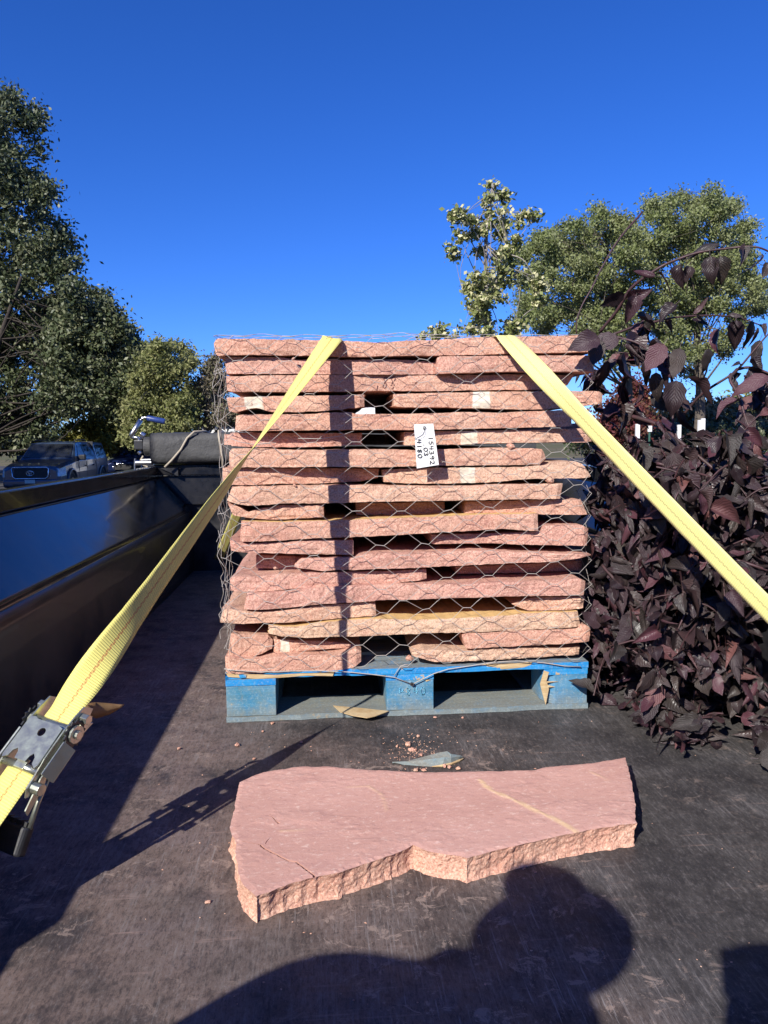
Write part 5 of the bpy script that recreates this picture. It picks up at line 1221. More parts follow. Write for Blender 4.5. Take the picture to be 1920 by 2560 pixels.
# white building with a gable end
bd = empty('white_building', (-4, 58, GZ), 'low white building with a grey gable, far behind the left of the stack', 'building')
zt = at(560, 1062, 1, 58).z
bb = MB(); bb.box(-9.6, 9.0, 58, 70, GZ, zt); child(bb, 'wall', M['white_paint'], bd)
bb = MB(); bb.box(-9.9, 9.3, 57.6, 70.4, zt + .005, zt + .28); child(bb, 'fascia', M['grey_roof'], bd)
zz = at(960, 1016, 1, 61).z; bb = MB(); bb.box(1.0, 9.0, 61, 68, zt + .285, zz); child(bb, 'upper_wall', M['white_paint'], bd)
gx = at(535, 1080, 1, 55); ga = at(527, 1068, 1, 55); gb = at(560, 1098, 1, 55); gl = at(505, 1096, 1, 55)
bb = MB(); bb.prism([(gl.x, GZ), (gb.x, GZ), (gb.x, gb.z), (ga.x, ga.z), (gl.x, gl.z)], 55, 57.5); child(bb, 'gable_wall', M['white_paint'], bd)
bb = MB(); bb.prism([(ga.x, ga.z + .01), (gb.x + .3, gb.z - .05), (gb.x + .3, gb.z + .12), (ga.x, ga.z + .2)], 54.8, 57.55); bb.prism([(gl.x - .3, gl.z - .05), (ga.x, ga.z + .01), (ga.x, ga.z + .2), (gl.x - .3, gl.z + .12)], 54.8, 57.55); child(bb, 'gable_roof', M['grey_roof'], bd)
for k in range(5):
    bb = MB(); x = -6.3 + k * 2.6; bb.box(x - .5, x + .5, 57.97, 58.02, zt - 1.6, zt - .6); child(bb, 'window', M['dark_steel'], bd)

# tree that throws shade over the parked cars from beyond the left edge
rs = np.random.RandomState(12); C = []; R = []
for k in range(110):
    d = rand_dirs(1, rs)[0] * rs.rand() ** .4; C.append((-20.8 + d[0] * 4.6, 12.0 + d[1] * 4.5, 7.6 + d[2] * 3.8)); R.append((1.1, 1.1, .9))
tree('shade_tree', 'big tree beyond the left edge whose shade falls on the parked cars', C, R, 70000, .26, M['fol_dark'], [(-20.8, 12, GZ), (-20.8, 12, 3), (-20.6, 12.1, 8)], .4, 51, 40, 60, clump=.5)

# unseen tree ring added around the camera, blocking low sky glow to deepen shadows
rs = np.random.RandomState(77); C = []; R = []
for k in range(150):
    a = math.radians(rs.uniform(105, 325)); d = rs.uniform(34, 44); C.append((d * math.sin(a), d * math.cos(a), rs.uniform(0, 9.5))); R.append((2.4, 2.4, 2.0))
V_, F_, _ = leaf_cloud(C, R, 26000, .75, rs, clump=1.1)
o = np_mesh('glow_blocking_trees', V_, F_, M['fol_dark']); tag(o, 'ring of trees added out of view behind the camera to darken the shadows', 'added tree ring', kind='stuff')

# ------------------------------------------------------------------ cars
def car_paint(name, c): 
    t = NT(name); n = t.noise(t.co(), 3, 4); return t.out(t.mix(t.ramp(n, [(.4, 0.0), (.7, .4)]), c, tuple(min(1, q * 1.25 + .004) for q in c)), .28, .35, None, .5, .6)
M['car_grey'] = car_paint('slate_grey_car_paint', (.05, .075, .12)); M['car_blue'] = car_paint('dark_blue_car_paint', (.008, .018, .075))
M['car_glass'] = simple('dark_car_glass', (.012, .014, .018), (.02, .022, .026), 4, .06, 0, 0, .001, .8)
M['tyre'] = simple('black_rubber', (.02, .02, .02), (.03, .03, .03), 30, .85)
M['chrome'] = simple('chrome_trim', (.75, .76, .78), (.6, .6, .62), 6, .16, 1.0, 0, .001)
M['lamp'] = simple('clear_headlamp', (.62, .66, .70), (.45, .48, .52), 14, .15, .2, .2, .004)
M['plastic'] = simple('dark_grille_plastic', (.018, .018, .02), (.03, .03, .03), 30, .6)
M['plate'] = simple('licence_plate', (.62, .66, .62), (.45, .55, .50), 12, .5)
def loft(sections, mat, name, parent, smooth=False):
    """sections: (x, [(halfwidth, z) bottom to top]); mirrored left and right"""
    bb = MB(); V = []; m = len(sections[0][1]) * 2
    for x, pr in sections:
        V += [(x, -w, z) for w, z in pr] + [(x, w, z) for w, z in reversed(pr)]
    n = len(sections); Fc = [(i * m + k, i * m + (k + 1) % m, (i + 1) * m + (k + 1) % m, (i + 1) * m + k) for i in range(n - 1) for k in range(m)]
    Fc += [tuple(range(m))[::-1], tuple((n - 1) * m + k for k in range(m))]
    bb.add(V, Fc); return bb
def car(name, label, loc, pick):
    root = empty(name, loc, label, 'car' if not pick else 'pickup truck'); root.rotation_euler = (0, 0, math.radians(-90))
    P_ = 'car_grey' if pick else 'car_blue'
    def ch(bb, nm, m, bevel=0.0, smooth=False):
        o = bb.build(nm, M[m], None, smooth, (0, 0, 0), bevel); o.parent = root; o.location = (0, 0, 0); return o
    k = 1.0 if pick else .93
    L, Wd = (2.62, .95) if pick else (2.35, .92)
    hood = 1.12 if pick else 1.05; belt = 1.13 if pick else 1.06; roof = 1.76 if pick else 1.68; sill = .42
    def S(x, w, zb, zbelt, wr_, zr): return (x, [(w - .06, zb), (w, zb + .12), (w + .005, (zb + zbelt) / 2), (w - .02, zbelt), (wr_, zr), (wr_ * .5, zr + .025)])
    secs = [S(L, Wd - .16, .48, .86, Wd - .30, .92), S(L - .08, Wd - .07, .42, .94, Wd - .2, 1.0), S(L - .45, Wd - .01, .40, 1.0, Wd - .16, hood - .04), S(L - 1.1, Wd, sill, 1.06, Wd - .12, hood + .03), S(L - 1.42, Wd, sill, belt - .02, Wd - .12, hood + .07),
            S(L - 2.15, Wd, sill, belt, Wd - .24, roof - .04), S(L - 2.5, Wd, sill, belt, Wd - .25, roof), S(L - 3.6, Wd, sill, belt + .02, Wd - .25, roof - .01), S(L - 3.72, Wd, sill, belt + .02, Wd - .23, roof - .03)]
    if pick: secs += [S(L - 3.80, Wd, sill, belt + .02, Wd - .17, roof - .02), S(L - 5.05, Wd, sill + .04, belt + .03, Wd - .19, roof - .04), S(L - 5.24, Wd - .02, sill + .1, belt + .02, Wd - .13, roof - .45)]
    else: secs += [S(L - 4.3, Wd - .02, sill, belt + .04, Wd - .26, roof - .12), S(L - 4.65, Wd - .06, sill + .06, belt, Wd - .25, belt + .1)]
    body = loft(secs, None, None, None); o = ch(body, 'body', P_, .012, False)
    def lerp_side(x, f):
        """point on the greenhouse side between belt (0) and roof (1)"""
        for (xa, a), (xb, b_) in zip(secs[:-1], secs[1:]):
            if xb <= x <= xa:
                u = (xa - x) / (xa - xb); w0_, z0_ = a[3][0] + (b_[3][0] - a[3][0]) * u, a[3][1] + (b_[3][1] - a[3][1]) * u; w1_, z1_ = a[4][0] + (b_[4][0] - a[4][0]) * u, a[4][1] + (b_[4][1] - a[4][1]) * u
                return w0_ + (w1_ - w0_) * f, z0_ + (z1_ - z0_) * f
        return 0, 0
    wins = [[(L - 1.75, .10), (L - 2.55, .06), (L - 2.55, .86), (L - 2.22, .86)], [(L - 2.64, .06), (L - 3.42, .08), (L - 3.46, .60), (L - 3.30, .86), (L - 2.64, .86)]]
    if pick: wins += [[(L - 3.95, .10), (L - 5.0, .10), (L - 4.95, .84), (L - 3.95, .84)]]
    else: wins += [[(L - 3.55, .14), (L - 4.3, .30), (L - 4.2, .80), (L - 3.55, .84)]]
    for sy in (-1, 1):
        for wv in wins:
            bb = MB(); v0 = [];
            for d in (.004, .012):
                for x, f in wv: w_, z_ = lerp_side(x, f); v0.append((x, sy * (w_ + d), z_))
            n = len(wv); bb.add(v0, [tuple(range(n)), tuple(range(n, 2 * n))] + [(i, (i + 1) % n, (i + 1) % n + n, i + n) for i in range(n)]); ch(bb, 'side_window', 'car_glass')
        bb = MB(); bb.box(L - 1.98, L - 1.82, sy * (Wd + .06) - .11, sy * (Wd + .06) + .11, belt + .02, belt + .20); ch(bb, 'mirror', 'plastic', .03)
        for x in (L - 2.45, L - 3.3): bb = MB(); bb.box(x - .09, x + .03, sy * (Wd + .012) - .02, sy * (Wd + .012) + .02, belt - .20, belt - .16); ch(bb, 'door_handle', 'plastic', .008)
        for x in (L - 1.72, L - 2.60, L - 3.66):
            bb = MB(); bb.box(x - .006, x + .006, sy * (Wd + .002) - .006, sy * (Wd + .002) + .006, sill + .12, belt - .03); ch(bb, 'door_gap', 'plastic')
        for x in (L - .95, (L - 4.35) if pick else (L - 3.75)):
            bb = MB(); bb.cyl((x, sy * (Wd - .22), .38), (x, sy * (Wd + .01), .38), .385, 28); w_ = ch(bb, 'wheel', 'tyre', .03)
            bb = MB(); bb.cyl((x, sy * (Wd + .005), .38), (x, sy * (Wd + .02), .38), .22, 20)
            for q in range(6):
                a = q * math.pi / 3; bb.tube([(x, sy * (Wd + .025), .38), (x + .2 * math.cos(a), sy * (Wd + .02), .38 + .2 * math.sin(a))], .025, 4)
            r_ = ch(bb, 'rim', 'steel'); 
            r_.parent = w_
            # flare
            bb = MB(); P = [(x + .47 * math.cos(a), sy * (Wd + .012), .40 + .47 * math.sin(a)) for a in np.linspace(-.15, math.pi + .15, 15)]; bb.tube(P, .05, 6); ch(bb, 'wheel_flare', P_, 0, True)
            bb = MB(); bb.cyl((x, sy * (Wd - .10), .40), (x, sy * (Wd + .008), .40), .445, 24); ch(bb, 'wheel_well', 'plastic')
        # headlight wrapping the corner
        bb = MB(); hz = .80 if pick else .80
        pr = [(L - .02, Wd - .36, hz - .09), (L - .05, Wd - .10, hz - .11), (L - .32, Wd + .012, hz - .02), (L - .36, Wd + .006, hz + .12), (L - .08, Wd - .12, hz + .13), (L - .03, Wd - .38, hz + .10)]
        v0 = [(x + .02, sy * (y + .008), z) for x, y, z in pr] + [(x - .08, sy * (y - .06), z) for x, y, z in pr]; n = 6
        bb.add(v0, [tuple(range(n)), tuple(range(n, 2 * n))] + [(i, (i + 1) % n, (i + 1) % n + n, i + n) for i in range(n)]); ch(bb, 'headlight', 'lamp', .01)
        bb = MB(); bb.cyl((L + .01, sy * (Wd - .26), .47), (L + .05, sy * (Wd - .26), .47), .06, 12); ch(bb, 'fog_lamp', 'lamp')
    # windscreen and roof rails
    bb = MB(); a, b_ = secs[4][1], secs[5][1]; xa, xb = secs[4][0], secs[5][0]; q = []
    for u, wf in ((.10, .93), (.90, .93)):
        x = xa + (xb - xa) * u; z = a[4][1] + (b_[4][1] - a[4][1]) * u + .02; w_ = (a[4][0] + (b_[4][0] - a[4][0]) * u) * wf
        q.append((x, z, w_))
    v0 = [(q[0][0] + .02, -q[0][2], q[0][1]), (q[0][0] + .02, q[0][2], q[0][1]), (q[1][0] + .02, q[1][2], q[1][1] + .01), (q[1][0] + .02, -q[1][2], q[1][1] + .01)]
    bb.add(v0 + [(x - .03, y, z - .03) for x, y, z in v0], [(0, 1, 2, 3), (7, 6, 5, 4), (0, 4, 5, 1), (1, 5, 6, 2), (2, 6, 7, 3), (3, 7, 4, 0)]); ch(bb, 'windscreen', 'car_glass')
    if pick:
        for sy in (-1, 1):
            bb = MB(); bb.tube([(L - 2.3, sy * (Wd - .30), roof + .02), (L - 2.4, sy * (Wd - .30), roof + .07), (L - 3.4, sy * (Wd - .30), roof + .07), (L - 3.5, sy * (Wd - .30), roof + .02)], .02, 6); ch(bb, 'roof_rail', 'plastic', 0, True)
        bb = MB(); bb.box(L - 3.765, L - 3.735, -(Wd - .12), Wd - .12, belt, roof + .012); ch(bb, 'topper_seam', 'plastic')
    # grille, surround, bumper, plate
    gz0, gz1 = (.66, .94) if pick else (.62, .84)
    bb = MB(); bb.box(L - .04, L + .03, -.50, .50, gz0, gz1); g_ = ch(bb, 'grille', 'plastic', .02)
    for k_ in range(4):
        bb = MB(); z = gz0 + (gz1 - gz0) * (k_ + .5) / 4; bb.box(L + .03, L + .04, -.46, .46, z - .008, z + .008); s_ = ch(bb, 'grille_slat', 'plastic'); s_.parent = g_
    P = [(L + .035, y, z) for y, z in ((-.56, gz1 + .0), (-.50, gz1 + .04), (.50, gz1 + .04), (.56, gz1), (.54, gz0 + .04), (.46, gz0 - .03), (-.46, gz0 - .03), (-.54, gz0 + .04), (-.56, gz1))]
    bb = MB(); bb.tube(P, .024 if pick else .012, 6); ch(bb, 'grille_surround', 'chrome', 0, True)
    bb = MB(); bb.box(L - .25, L + .09, -(Wd - .12), Wd - .12, .38, .60); ch(bb, 'front_bumper', P_, .05)
    bb = MB(); bb.box(L + .07, L + .095, -.52, .52, .40, .47); ch(bb, 'lower_intake', 'plastic', .01)
    bb = MB(); bb.box(L + .093, L + .105, -.155, .155, .485, .60); ch(bb, 'licence_plate', 'plate', .005)
    if pick:
        zc = (gz0 + gz1) / 2; bb = MB()
        def ell(cy_, cz_, ry, rz, r=.010): bb.tube([(L + .055, cy_ + ry * math.cos(a), cz_ + rz * math.sin(a)) for a in np.linspace(0, 2 * math.pi, 21)], r, 5)
        ell(0, zc, .115, .078); ell(0, zc + .005, .036, .070, .008); ell(0, zc + .035, .078, .030, .008)
        ch(bb, 'badge', 'chrome', 0, True)
    return root
xt = at(76, 1160, 1, 24.8).x
car('pickup_truck', 'slate grey pickup with a bed topper and chrome grille, parked in the shade', (xt, 27.4, GZ), True)
xs_ = at(322, 1150, 1, 31.5).x
car('parked_suv', 'dark blue car parked beside the grey pickup, behind the tarp crank', (xs_, 33.6, GZ), False)
# ------------------------------------------------------------------ cut shrub with dark purple leaves
rs = np.random.RandomState(17); rr = random.Random(17)
def leaf_template(seed, curl, fold, roll, nl=9, nw=2):
    r_ = random.Random(seed); V = []; UV = []
    for i in range(nl + 1):
        t = i / nl; w = math.sin(math.pi * min(1, t ** .80 * 1.0)) ** .85 * .33
        w *= (1.06 if i % 2 else .93); w = max(w, .004)
        y = t; z = -curl * t * t + .03 * math.sin(t * 7 + seed)
        for k in range(-nw, nw + 1):
            u = k / nw; wob = r_.uniform(-.012, .012) + .03 * math.sin(t * 13 + seed * 1.7) * abs(u)
            a = roll * u
            V.append((u * w * math.cos(a * .9), y - .10 * abs(u) * w * 2 + .02 * abs(u), z + fold * abs(u) * w + wob - abs(u) ** 2 * w * abs(roll) * .5)); UV.append((.5 + u * .5, t))
    m = 2 * nw + 1
    Fc = [(i * m + k, i * m + k + 1, (i + 1) * m + k + 1, (i + 1) * m + k) for i in range(nl) for k in range(2 * nw)]
    # petiole
    b0 = len(V); V += [(-.012, -.22, .01), (.012, -.22, .01), (.010, 0.01, .0), (-.010, .01, .0)]; UV += [(.5, 0)] * 4; Fc += [(b0, b0 + 1, b0 + 2, b0 + 3)]
    return np.array(V), np.array(Fc), np.array(UV)
TPL = [leaf_template(1, .15, .35, .3), leaf_template(2, .55, .5, .8), leaf_template(3, .30, .9, .4), leaf_template(4, .85, .3, 1.1), leaf_template(5, .05, .6, .2), leaf_template(6, .45, 1.5, .6), leaf_template(7, 1.1, 1.0, 1.3), leaf_template(8, -.25, .7, .9), leaf_template(9, .7, 2.2, .5)]
SH = (1.05, 2.1, 0.0)
shrub = empty('cut_purple_shrub', SH, 'cut shrub with dark purple leaves lying in the bed right of the stack', 'shrub')
def sp(x, y, Y): return at(x, y, 1, Y)
# main stems: photograph point plus distance
STEMS = [
 ([(1500, 830, 2.25), (1542, 778, 2.2), (1580, 720, 2.15), (1640, 672, 2.1), (1700, 645, 2.08), (1790, 622, 2.05), (1860, 614, 2.02), (1900, 618, 2.0), (1940, 640, 2.0)], .0062),
 ([(1442, 834, 2.4), (1445, 790, 2.4), (1480, 718, 2.4), (1530, 625, 2.42), (1608, 528, 2.45)], .0042),
 ([(1495, 1025, 2.35), (1590, 1043, 2.2), (1660, 1070, 2.12), (1690, 1098, 2.08), (1780, 1165, 2.0), (1860, 1228, 1.95), (1960, 1300, 1.9), (2060, 1400, 1.85)], .0085),
 ([(1692, 1098, 2.08), (1680, 1050, 2.1), (1684, 980, 2.12), (1678, 930, 2.14)], .0055),
 ([(1700, 1045, 2.3), (1740, 1000, 2.25), (1800, 955, 2.2), (1845, 920, 2.18), (1880, 880, 2.16), (1930, 825, 2.14)], .0060),
 ([(1842, 922, 2.18), (1825, 950, 2.16), (1850, 1000, 2.12), (1870, 1060, 2.08), (1900, 1100, 2.05), (1960, 1130, 2.0)], .0065),
 ([(1842, 922, 2.18), (1880, 918, 2.15), (1940, 940, 2.1), (2000, 980, 2.1)], .0055),
 ([(1515, 835, 2.2), (1580, 850, 2.15), (1640, 885, 2.12), (1690, 905, 2.1)], .0050),
 ([(1530, 835, 2.3), (1600, 815, 2.3), (1680, 795, 2.3), (1750, 788, 2.3), (1840, 792, 2.3), (1900, 812, 2.3)], .0048),
 ([(1515, 1275, 2.1), (1560, 1310, 2.05), (1620, 1345, 2.0), (1670, 1388, 1.98), (1715, 1450, 1.95), (1760, 1540, 1.95)], .0065),
 ([(1505, 1410, 2.05), (1540, 1455, 2.0), (1585, 1530, 1.98), (1610, 1600, 1.98), (1640, 1690, 2.0), (1680, 1780, 2.02), (1720, 1850, 2.03)], .0055),
 ([(1870, 1560, 1.9), (1895, 1640, 1.88), (1925, 1720, 1.86), (1960, 1800, 1.85)], .0070),
 ([(1700, 1510, 1.95), (1760, 1600, 1.92), (1800, 1680, 1.9), (1850, 1740, 1.9)], .0050),
 ([(1480, 1640, 2.12), (1492, 1680, 2.12), (1500, 1735, 2.12)], .0030),
 ([(1640, 1160, 2.0), (1720, 1180, 1.97), (1800, 1200, 1.95), (1900, 1215, 1.95)], .0055),
 ([(1700, 1350, 1.9), (1800, 1390, 1.85), (1900, 1420, 1.8), (2000, 1450, 1.8)], .0070),
 ([(1560, 1180, 2.4), (1650, 1250, 2.3), (1700, 1300, 2.2), (1790, 1330, 2.2)], .0060),
]
stemP = []
for S_, r_ in STEMS:
    P = catmull([sp(*p) for p in S_], 6)
    for i in range(len(P)): P[i] = P[i] + Vector((noise.noise(P[i] * 12), noise.noise(P[i] * 12 + Vector((5, 0, 0))), noise.noise(P[i] * 12 + Vector((0, 7, 0))))) * .005
    bb = MB(); n = len(P); bb.tube(P, [r_ * (1.0 - .55 * (i / (n - 1)) if S_[0][2] >= S_[-1][2] else .55 + .45 * i / (n - 1)) * .8 for i in range(n)], 7)
    child(bb, 'stem', M['stem'], shrub, smooth=True); stemP.append(P)
# leaf sites
sites = []       # (point, direction, size, template)
def inmask(x, y):
    return inside(x, y, MASKP)
MASKP = pts('1478,905 1470,960 1495,1010 1480,1120 1465,1230 1478,1330 1470,1450 1478,1560 1490,1600 1480,1740 1500,1755 1530,1690 1590,1690 1600,1750 1650,1760 1690,1810 1725,1840 1765,1825 1755,1780 1800,1765 1850,1720 1900,1800 1920,1860 2000,1900 2260,1900 2260,1050 2100,980 1900,930 1870,1000 1820,1060 1760,1050 1700,1010 1640,1060 1600,1000 1590,930 1620,900 1600,850 1540,860 1500,880')
def add_site(p, d, s, k=None): sites.append((Vector(p), Vector(d).normalized(), s, rr.randrange(len(TPL)) if k is None else k))
# along the stems
dens = [4, 0, 14, 5, 3, 7, 4, 12, 9, 22, 30, 18, 20, 6, 16, 16, 16]
for P, dn_ in zip(stemP, dens):
    L = sum((b_ - a).length for a, b_ in zip(P[:-1], P[1:]))
    for k in range(int(dn_ * (.8 + L))):
        i = rr.randrange(1, len(P) - 1); t = (P[i + 1] - P[i - 1]).normalized()
        d = Vector((rr.uniform(-1, 1), rr.uniform(-1.2, .5), rr.uniform(-1.5, .2))) + t * .5
        add_site(P[i] + d.normalized() * .012, d, rr.uniform(.036, .072))
# leaves the photograph singles out
SPEC = [(1500, 845, 2.02, (-1, 0, -.35), .105, 4), (1500, 850, 2.05, (-.3, -.2, -.8), .085, 0), (1548, 850, 2.05, (-1, .1, -.1), .10, 0), (1560, 735, 2.15, (-1, 0, -.55), .085, 0), (1590, 740, 2.14, (-.35, 0, -1), .085, 5), (1590, 790, 2.14, (.9, 0, -.3), .085, 2), (1640, 690, 2.1, (-1, 0, .2), .06, 3), (1700, 660, 2.08, (0, 0, -1), .075, 5), (1725, 665, 2.08, (-.4, 0, -1), .06, 5), (1775, 640, 2.05, (.1, 0, -1), .085, 2), (1800, 640, 2.05, (.15, 0, -1), .085, 5), (1800, 610, 2.05, (-1, 0, .1), .085, 3), (1920, 655, 2.0, (-.3, 0, -1), .05, 4), (1690, 760, 2.25, (-.6, 0, -.5), .08, 2), (1840, 800, 2.28, (0, 0, -1), .10, 5), (1800, 820, 2.25, (-.3, 0, -1), .09, 2), (1880, 800, 2.2, (.3, 0, -1), .09, 3), (1900, 850, 2.2, (-.4, 0, -.9), .09, 1), (1720, 940, 2.0, (.75, 0, -.75), .115, 4), (1690, 950, 2.0, (-.1, 0, -1), .11, 2), (1660, 860, 2.05, (-.5, 0, -.7), .10, 0), (1700, 870, 2.05, (-.2, 0, -.8), .095, 0), (1770, 870, 2.1, (.1, 0, -1), .08, 1), (1920, 940, 2.05, (-1, 0, -.3), .11, 1), (1850, 1000, 2.05, (-.9, 0, -.35), .09, 2), (1680, 1130, 1.98, (.2, -.1, -1), .10, 2), (1540, 900, 2.15, (-.8, 0, -.4), .085, 1), (1520, 900, 2.12, (0, 0, -1), .09, 3), (1560, 880, 2.12, (.1, 0, -1), .10, 2), (1610, 900, 2.1, (.4, 0, -.8), .09, 3), (1640, 930, 2.1, (0, 0, -1), .095, 1), (1600, 960, 2.3, (0, 0, -1), .08, 2), (1630, 980, 2.2, (.5, 0, -.6), .085, 4), (1690, 1020, 2.1, (.1, 0, -1), .10, 3)]
for x, y, Y, d, s, k in SPEC: add_site(sp(x, y, Y), d, s * .86, k)
# the heap: sprays hanging off short twigs
tw = MB(); nsp = 0; tries = 0
while nsp < 640 and tries < 20000:
    tries += 1
    x, y = rr.uniform(1465, 2250), rr.uniform(860, 1890)
    if not inmask(x, y): continue
    if y < 1130 and rr.random() < .84: continue
    front = 1.80 + max(0, (1650 - x)) * .0014 + max(0, 1300 - y) * .0005
    Y = front + abs(rr.gauss(0, .33)) + (0 if y < 1400 else 0)
    q = sp(x, y, Y)
    if q.x < .775 and Y < 3.35: q.x = .775 + rr.random() * .05
    if q.z < .02:
        q = at(x, y, 2, rr.uniform(.012, .05))
    if q.y > 4.3 or (q.z < .66 and q.x > RX - .03): continue
    nsp += 1
    g_ = Vector((rr.uniform(-.8, .8), rr.uniform(-1.0, .4), rr.uniform(-1, .25))).normalized(); ln = rr.uniform(.05, .13)
    a = q - g_ * ln; 
    if a.z < .012: a.z = .012
    P = [a, a.lerp(q, .5) + Vector((0, 0, .012)), q]; P = catmull(P, 3)
    for p_ in P: p_.z = max(p_.z, .006)
    tw.tube(P, [.0030, .0028, .0026, .0024, .0020, .0017, .0014], 4, caps=False)
    for k in range(rr.randint(4, 7)):
        u = rr.random(); p_ = a.lerp(q, u); d = Vector((rr.uniform(-1, 1), rr.uniform(-1.1, .6), rr.uniform(-1.1, .35))) + g_ * .7
        if p_.z < .10: d.z = max(d.z * .25, -.12)
        add_site(p_, d, rr.uniform(.030, .078))
# leaves lying low at the front of the heap
for cx_, cy_, n_ in ((1700, 1800, 16), (1735, 1830, 9), (1640, 1770, 8), (1900, 1800, 12), (1915, 1850, 6), (1850, 1700, 12), (1500, 1690, 5), (1880, 1660, 14)):
    for k in range(n_):
        p_ = at(cx_ + rr.gauss(0, 28), cy_ + rr.gauss(0, 22), 2, rr.uniform(.01, .06)); add_site(p_, (rr.uniform(-1, 1), rr.uniform(-1, .6), rr.uniform(-.15, .25)), rr.uniform(.05, .085))
o = child(tw, 'twigs', M['stem'], shrub, smooth=True); o['kind'] = 'stuff'
# frames for the leaves
def frame(p, d, s, roll):
    d = d.normalized(); up_ = Vector((-.35, -.8, .55)) + Vector((rr.uniform(-1, 1), rr.uniform(-1, 1), rr.uniform(-1, 1)))
    n_ = (up_ - d * up_.dot(d)).normalized(); x_ = d.cross(n_).normalized()
    R_ = Matrix((x_, d, n_)).transposed(); return R_
mats_f = []
for (p, d, s, k) in sites:
    R_ = frame(p, d, s, 0); mats_f.append((p, R_, s, k))
def vis_score(f):
    p = f[0]; c = CAM_R.transposed() @ (p - CAM_C); x = 960 + F * c.x / -c.z
    return (c.length / f[2]) + (50 if x > 1935 else 0)
mats_f.sort(key=vis_score)
lm = []
for k, (V_, F_, U_) in enumerate(TPL):
    me_o = np_mesh('leaf_shape', V_, F_, M['leaf'], uv=U_, smooth=True); me_o.data.name = 'leaf_shape'; lm.append(me_o.data); bpy.data.objects.remove(me_o)
for (p, R_, s, k) in mats_f[:300]:
    lo_ = bpy.data.objects.new('leaf', lm[k]); COL.objects.link(lo_); lo_.parent = shrub
    lo_.matrix_basis = Matrix.Translation(p - Vector(SH)) @ R_.to_4x4() @ Matrix.Diagonal((s, s, s, 1))
VV = []; FF = []; UU = []; b0 = 0
for (p, R_, s, k) in mats_f[300:]:
    V_, F_, U_ = TPL[k]; Rn = np.array(R_); W_ = (V_ * s) @ Rn.T + np.array(p)
    W_[:, 2] = np.maximum(W_[:, 2], .003); VV.append(W_); FF.append(F_ + b0); UU.append(U_); b0 += len(V_)
o = np_mesh('leaves', np.concatenate(VV), np.concatenate(FF), M['leaf'], shrub, uv=np.concatenate(UU), smooth=True, origin=SH); o.location = (0, 0, 0); o['kind'] = 'stuff'

# ------------------------------------------------------------------ the photographer behind the trailer, whose shadow falls on the bed
M['skin'] = simple('skin', (.50, .32, .24), (.45, .28, .20), 20, .6, 0, .1, .001)
M['shirt'] = simple('grey_work_shirt', (.16, .18, .22), (.12, .14, .18), 30, .9, 0, .4, .003)
M['jeans'] = simple('blue_jeans', (.05, .07, .13), (.04, .05, .10), 40, .9, 0, .4, .002)
def skin_mesh(name, verts, edges_, radii, mat, parent, origin, root=0):
    me = bpy.data.meshes.new(name); me.from_pydata([tuple(Vector(v) - Vector(origin)) for v in verts], edges_, []); me.materials.append(mat)
    o = bpy.data.objects.new(name, me); link(o, parent)
    o.modifiers.new('skin', 'SKIN')
    if not me.skin_vertices: me.attributes.new if False else None
    sv = me.skin_vertices[0].data if me.skin_vertices else None
    if sv is None:
        bpy.context.view_layer.objects.active = o; o.select_set(True); bpy.ops.object.modifier_remove(modifier='skin'); bpy.ops.object.modifier_add(type='SKIN'); sv = me.skin_vertices[0].data; o.select_set(False)
    for i, r_ in enumerate(radii): sv[i].radius = (r_, r_) if not isinstance(r_, tuple) else r_; sv[i].use_root = (i == root)
    s_ = o.modifiers.new('sub', 'SUBSURF'); s_.levels = 2; s_.render_levels = 2
    return o
D0 = Vector((.86, 1.27, -1.0))
def sh(px_, py_, h):                     # the point at height h whose shadow falls at that place of the photograph
    f_ = at(px_, py_, 2, 0); return f_ - D0 * h
hc = sh(1345, 2392, .90); nb0 = sh(1245, 2520, .78); chest = sh(1080, 2850, .58); PO = (chest.x, chest.y, GZ)
person = empty('person', PO, 'person in a cap and grey shirt behind the trailer, taking the picture; casts the shadow', 'person')
shl = sh(745, 2475, .66); shr = chest + Vector((.16, -.10, .04)); hip = chest + Vector((.02, -.02, -.52)); hip.z = .08
kl, kr = hip + Vector((-.12, .04, -.44)), hip + Vector((.11, .0, -.44)); fl, fr = Vector((kl.x, kl.y - .03, GZ + .09)), Vector((kr.x, kr.y - .03, GZ + .09))
el = Vector((shl.x - .15, shl.y + .0, shl.z - .22)); hl = Vector((el.x + .05, el.y + .2, el.z - .12))
er = Vector((-.16, -.17, .50)); hr = Vector((-.075, -.03, .765))
hd = sh(1205, 2475, .87)
vb = [hip, hip.lerp(chest, .5), chest, chest.lerp(nb0, .5), nb0, nb0.lerp(hc, .45), hc - Vector((0, 0, .03)), hc + Vector((0, 0, .05)),
      shl, el, hl, shr, er, hr, hip + Vector((-.1, 0, -.06)), kl, fl, fl + Vector((0, .16, -.06)), hip + Vector((.1, 0, -.06)), kr, fr, fr + Vector((0, .16, -.06)), hc + Vector((.02, .07, -.05)), hd]
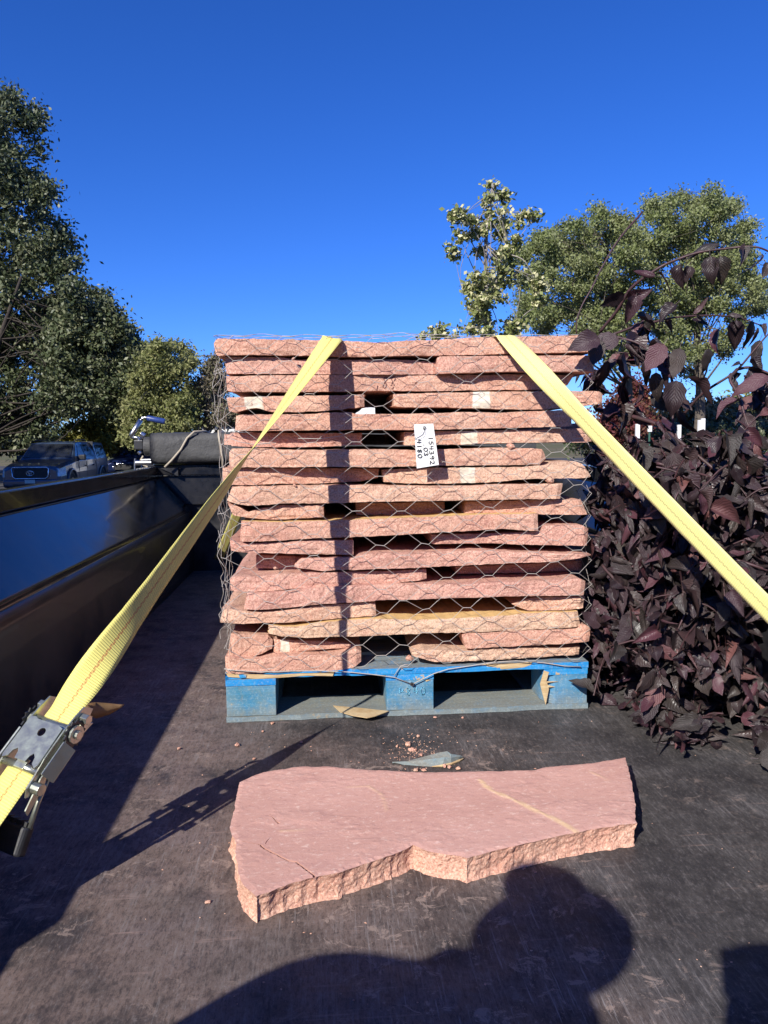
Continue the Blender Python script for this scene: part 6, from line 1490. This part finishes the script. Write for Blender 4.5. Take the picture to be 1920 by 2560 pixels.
ed = [(0, 1), (1, 2), (2, 3), (3, 4), (4, 5), (5, 6), (6, 7), (3, 8), (8, 9), (9, 10), (3, 11), (11, 12), (12, 13), (0, 14), (14, 15), (15, 16), (16, 17), (0, 18), (18, 19), (19, 20), (20, 21), (6, 22), (6, 23)]
rd = [.13, .13, .135, .080, .078, .096, .100, .092, .062, .045, .028, .065, .055, .050, .09, .06, .045, .035, .09, .06, .045, .035, .045, .085]
skin_mesh('body', vb, ed, rd, M['skin'], person, PO)
ids = [0, 1, 2, 3, 4, 8, 9, 11, 12]; mp_ = {q: i for i, q in enumerate(ids)}
skin_mesh('shirt', [vb[i] for i in ids], [(mp_[a], mp_[b_]) for a, b_ in ed if a in mp_ and b_ in mp_], [rd[i] * 1.12 + .006 for i in ids], M['shirt'], person, PO)
ids = [0, 14, 15, 16, 18, 19, 20]; mp_ = {q: i for i, q in enumerate(ids)}
skin_mesh('trousers', [vb[i] for i in ids], [(mp_[a], mp_[b_]) for a, b_ in ed if a in mp_ and b_ in mp_], [rd[i] * 1.12 + .006 for i in ids], M['jeans'], person, PO)
bb = MB(); bb.ell(hc + Vector((0, -.01, .040)), (.124, .110, .070), 16, 8); bb.ell(hc + Vector((.03, .12, .035)), (.075, .09, .008), 14, 4); child(bb, 'cap', M['jeans'], person, smooth=True)
for s_, base in ((1, hr), (-1, hl)):
    for k in range(5):
        bb = MB(); o0 = base + Vector((-.040 + .024 * k, .0, .010)) if k < 4 else base + Vector((.045 * s_, .01, -.02))
        bb.tube([o0, o0 + Vector((0, .02, .035)), o0 + Vector((0, .035, .058 - .006 * abs(k - 1.5)))], [.019, .018, .014], 8); child(bb, 'finger', M['skin'], person, smooth=True)
bb = MB(); bb.ell(hr + Vector((.0, .0, -.02)), (.05, .035, .065), 12, 8); bb.ell(hr.lerp(er, .35), (.055, .05, .08), 12, 8); child(bb, 'cuff', M['shirt'], person, smooth=True)
bb = MB(); bb.box(-.062, .016, -.030, -.021, .72, .792); ph_ = bb.build('smartphone', M['dark_steel'], bevel=.004); tag(ph_, 'smartphone held up by the person behind the trailer', 'phone')
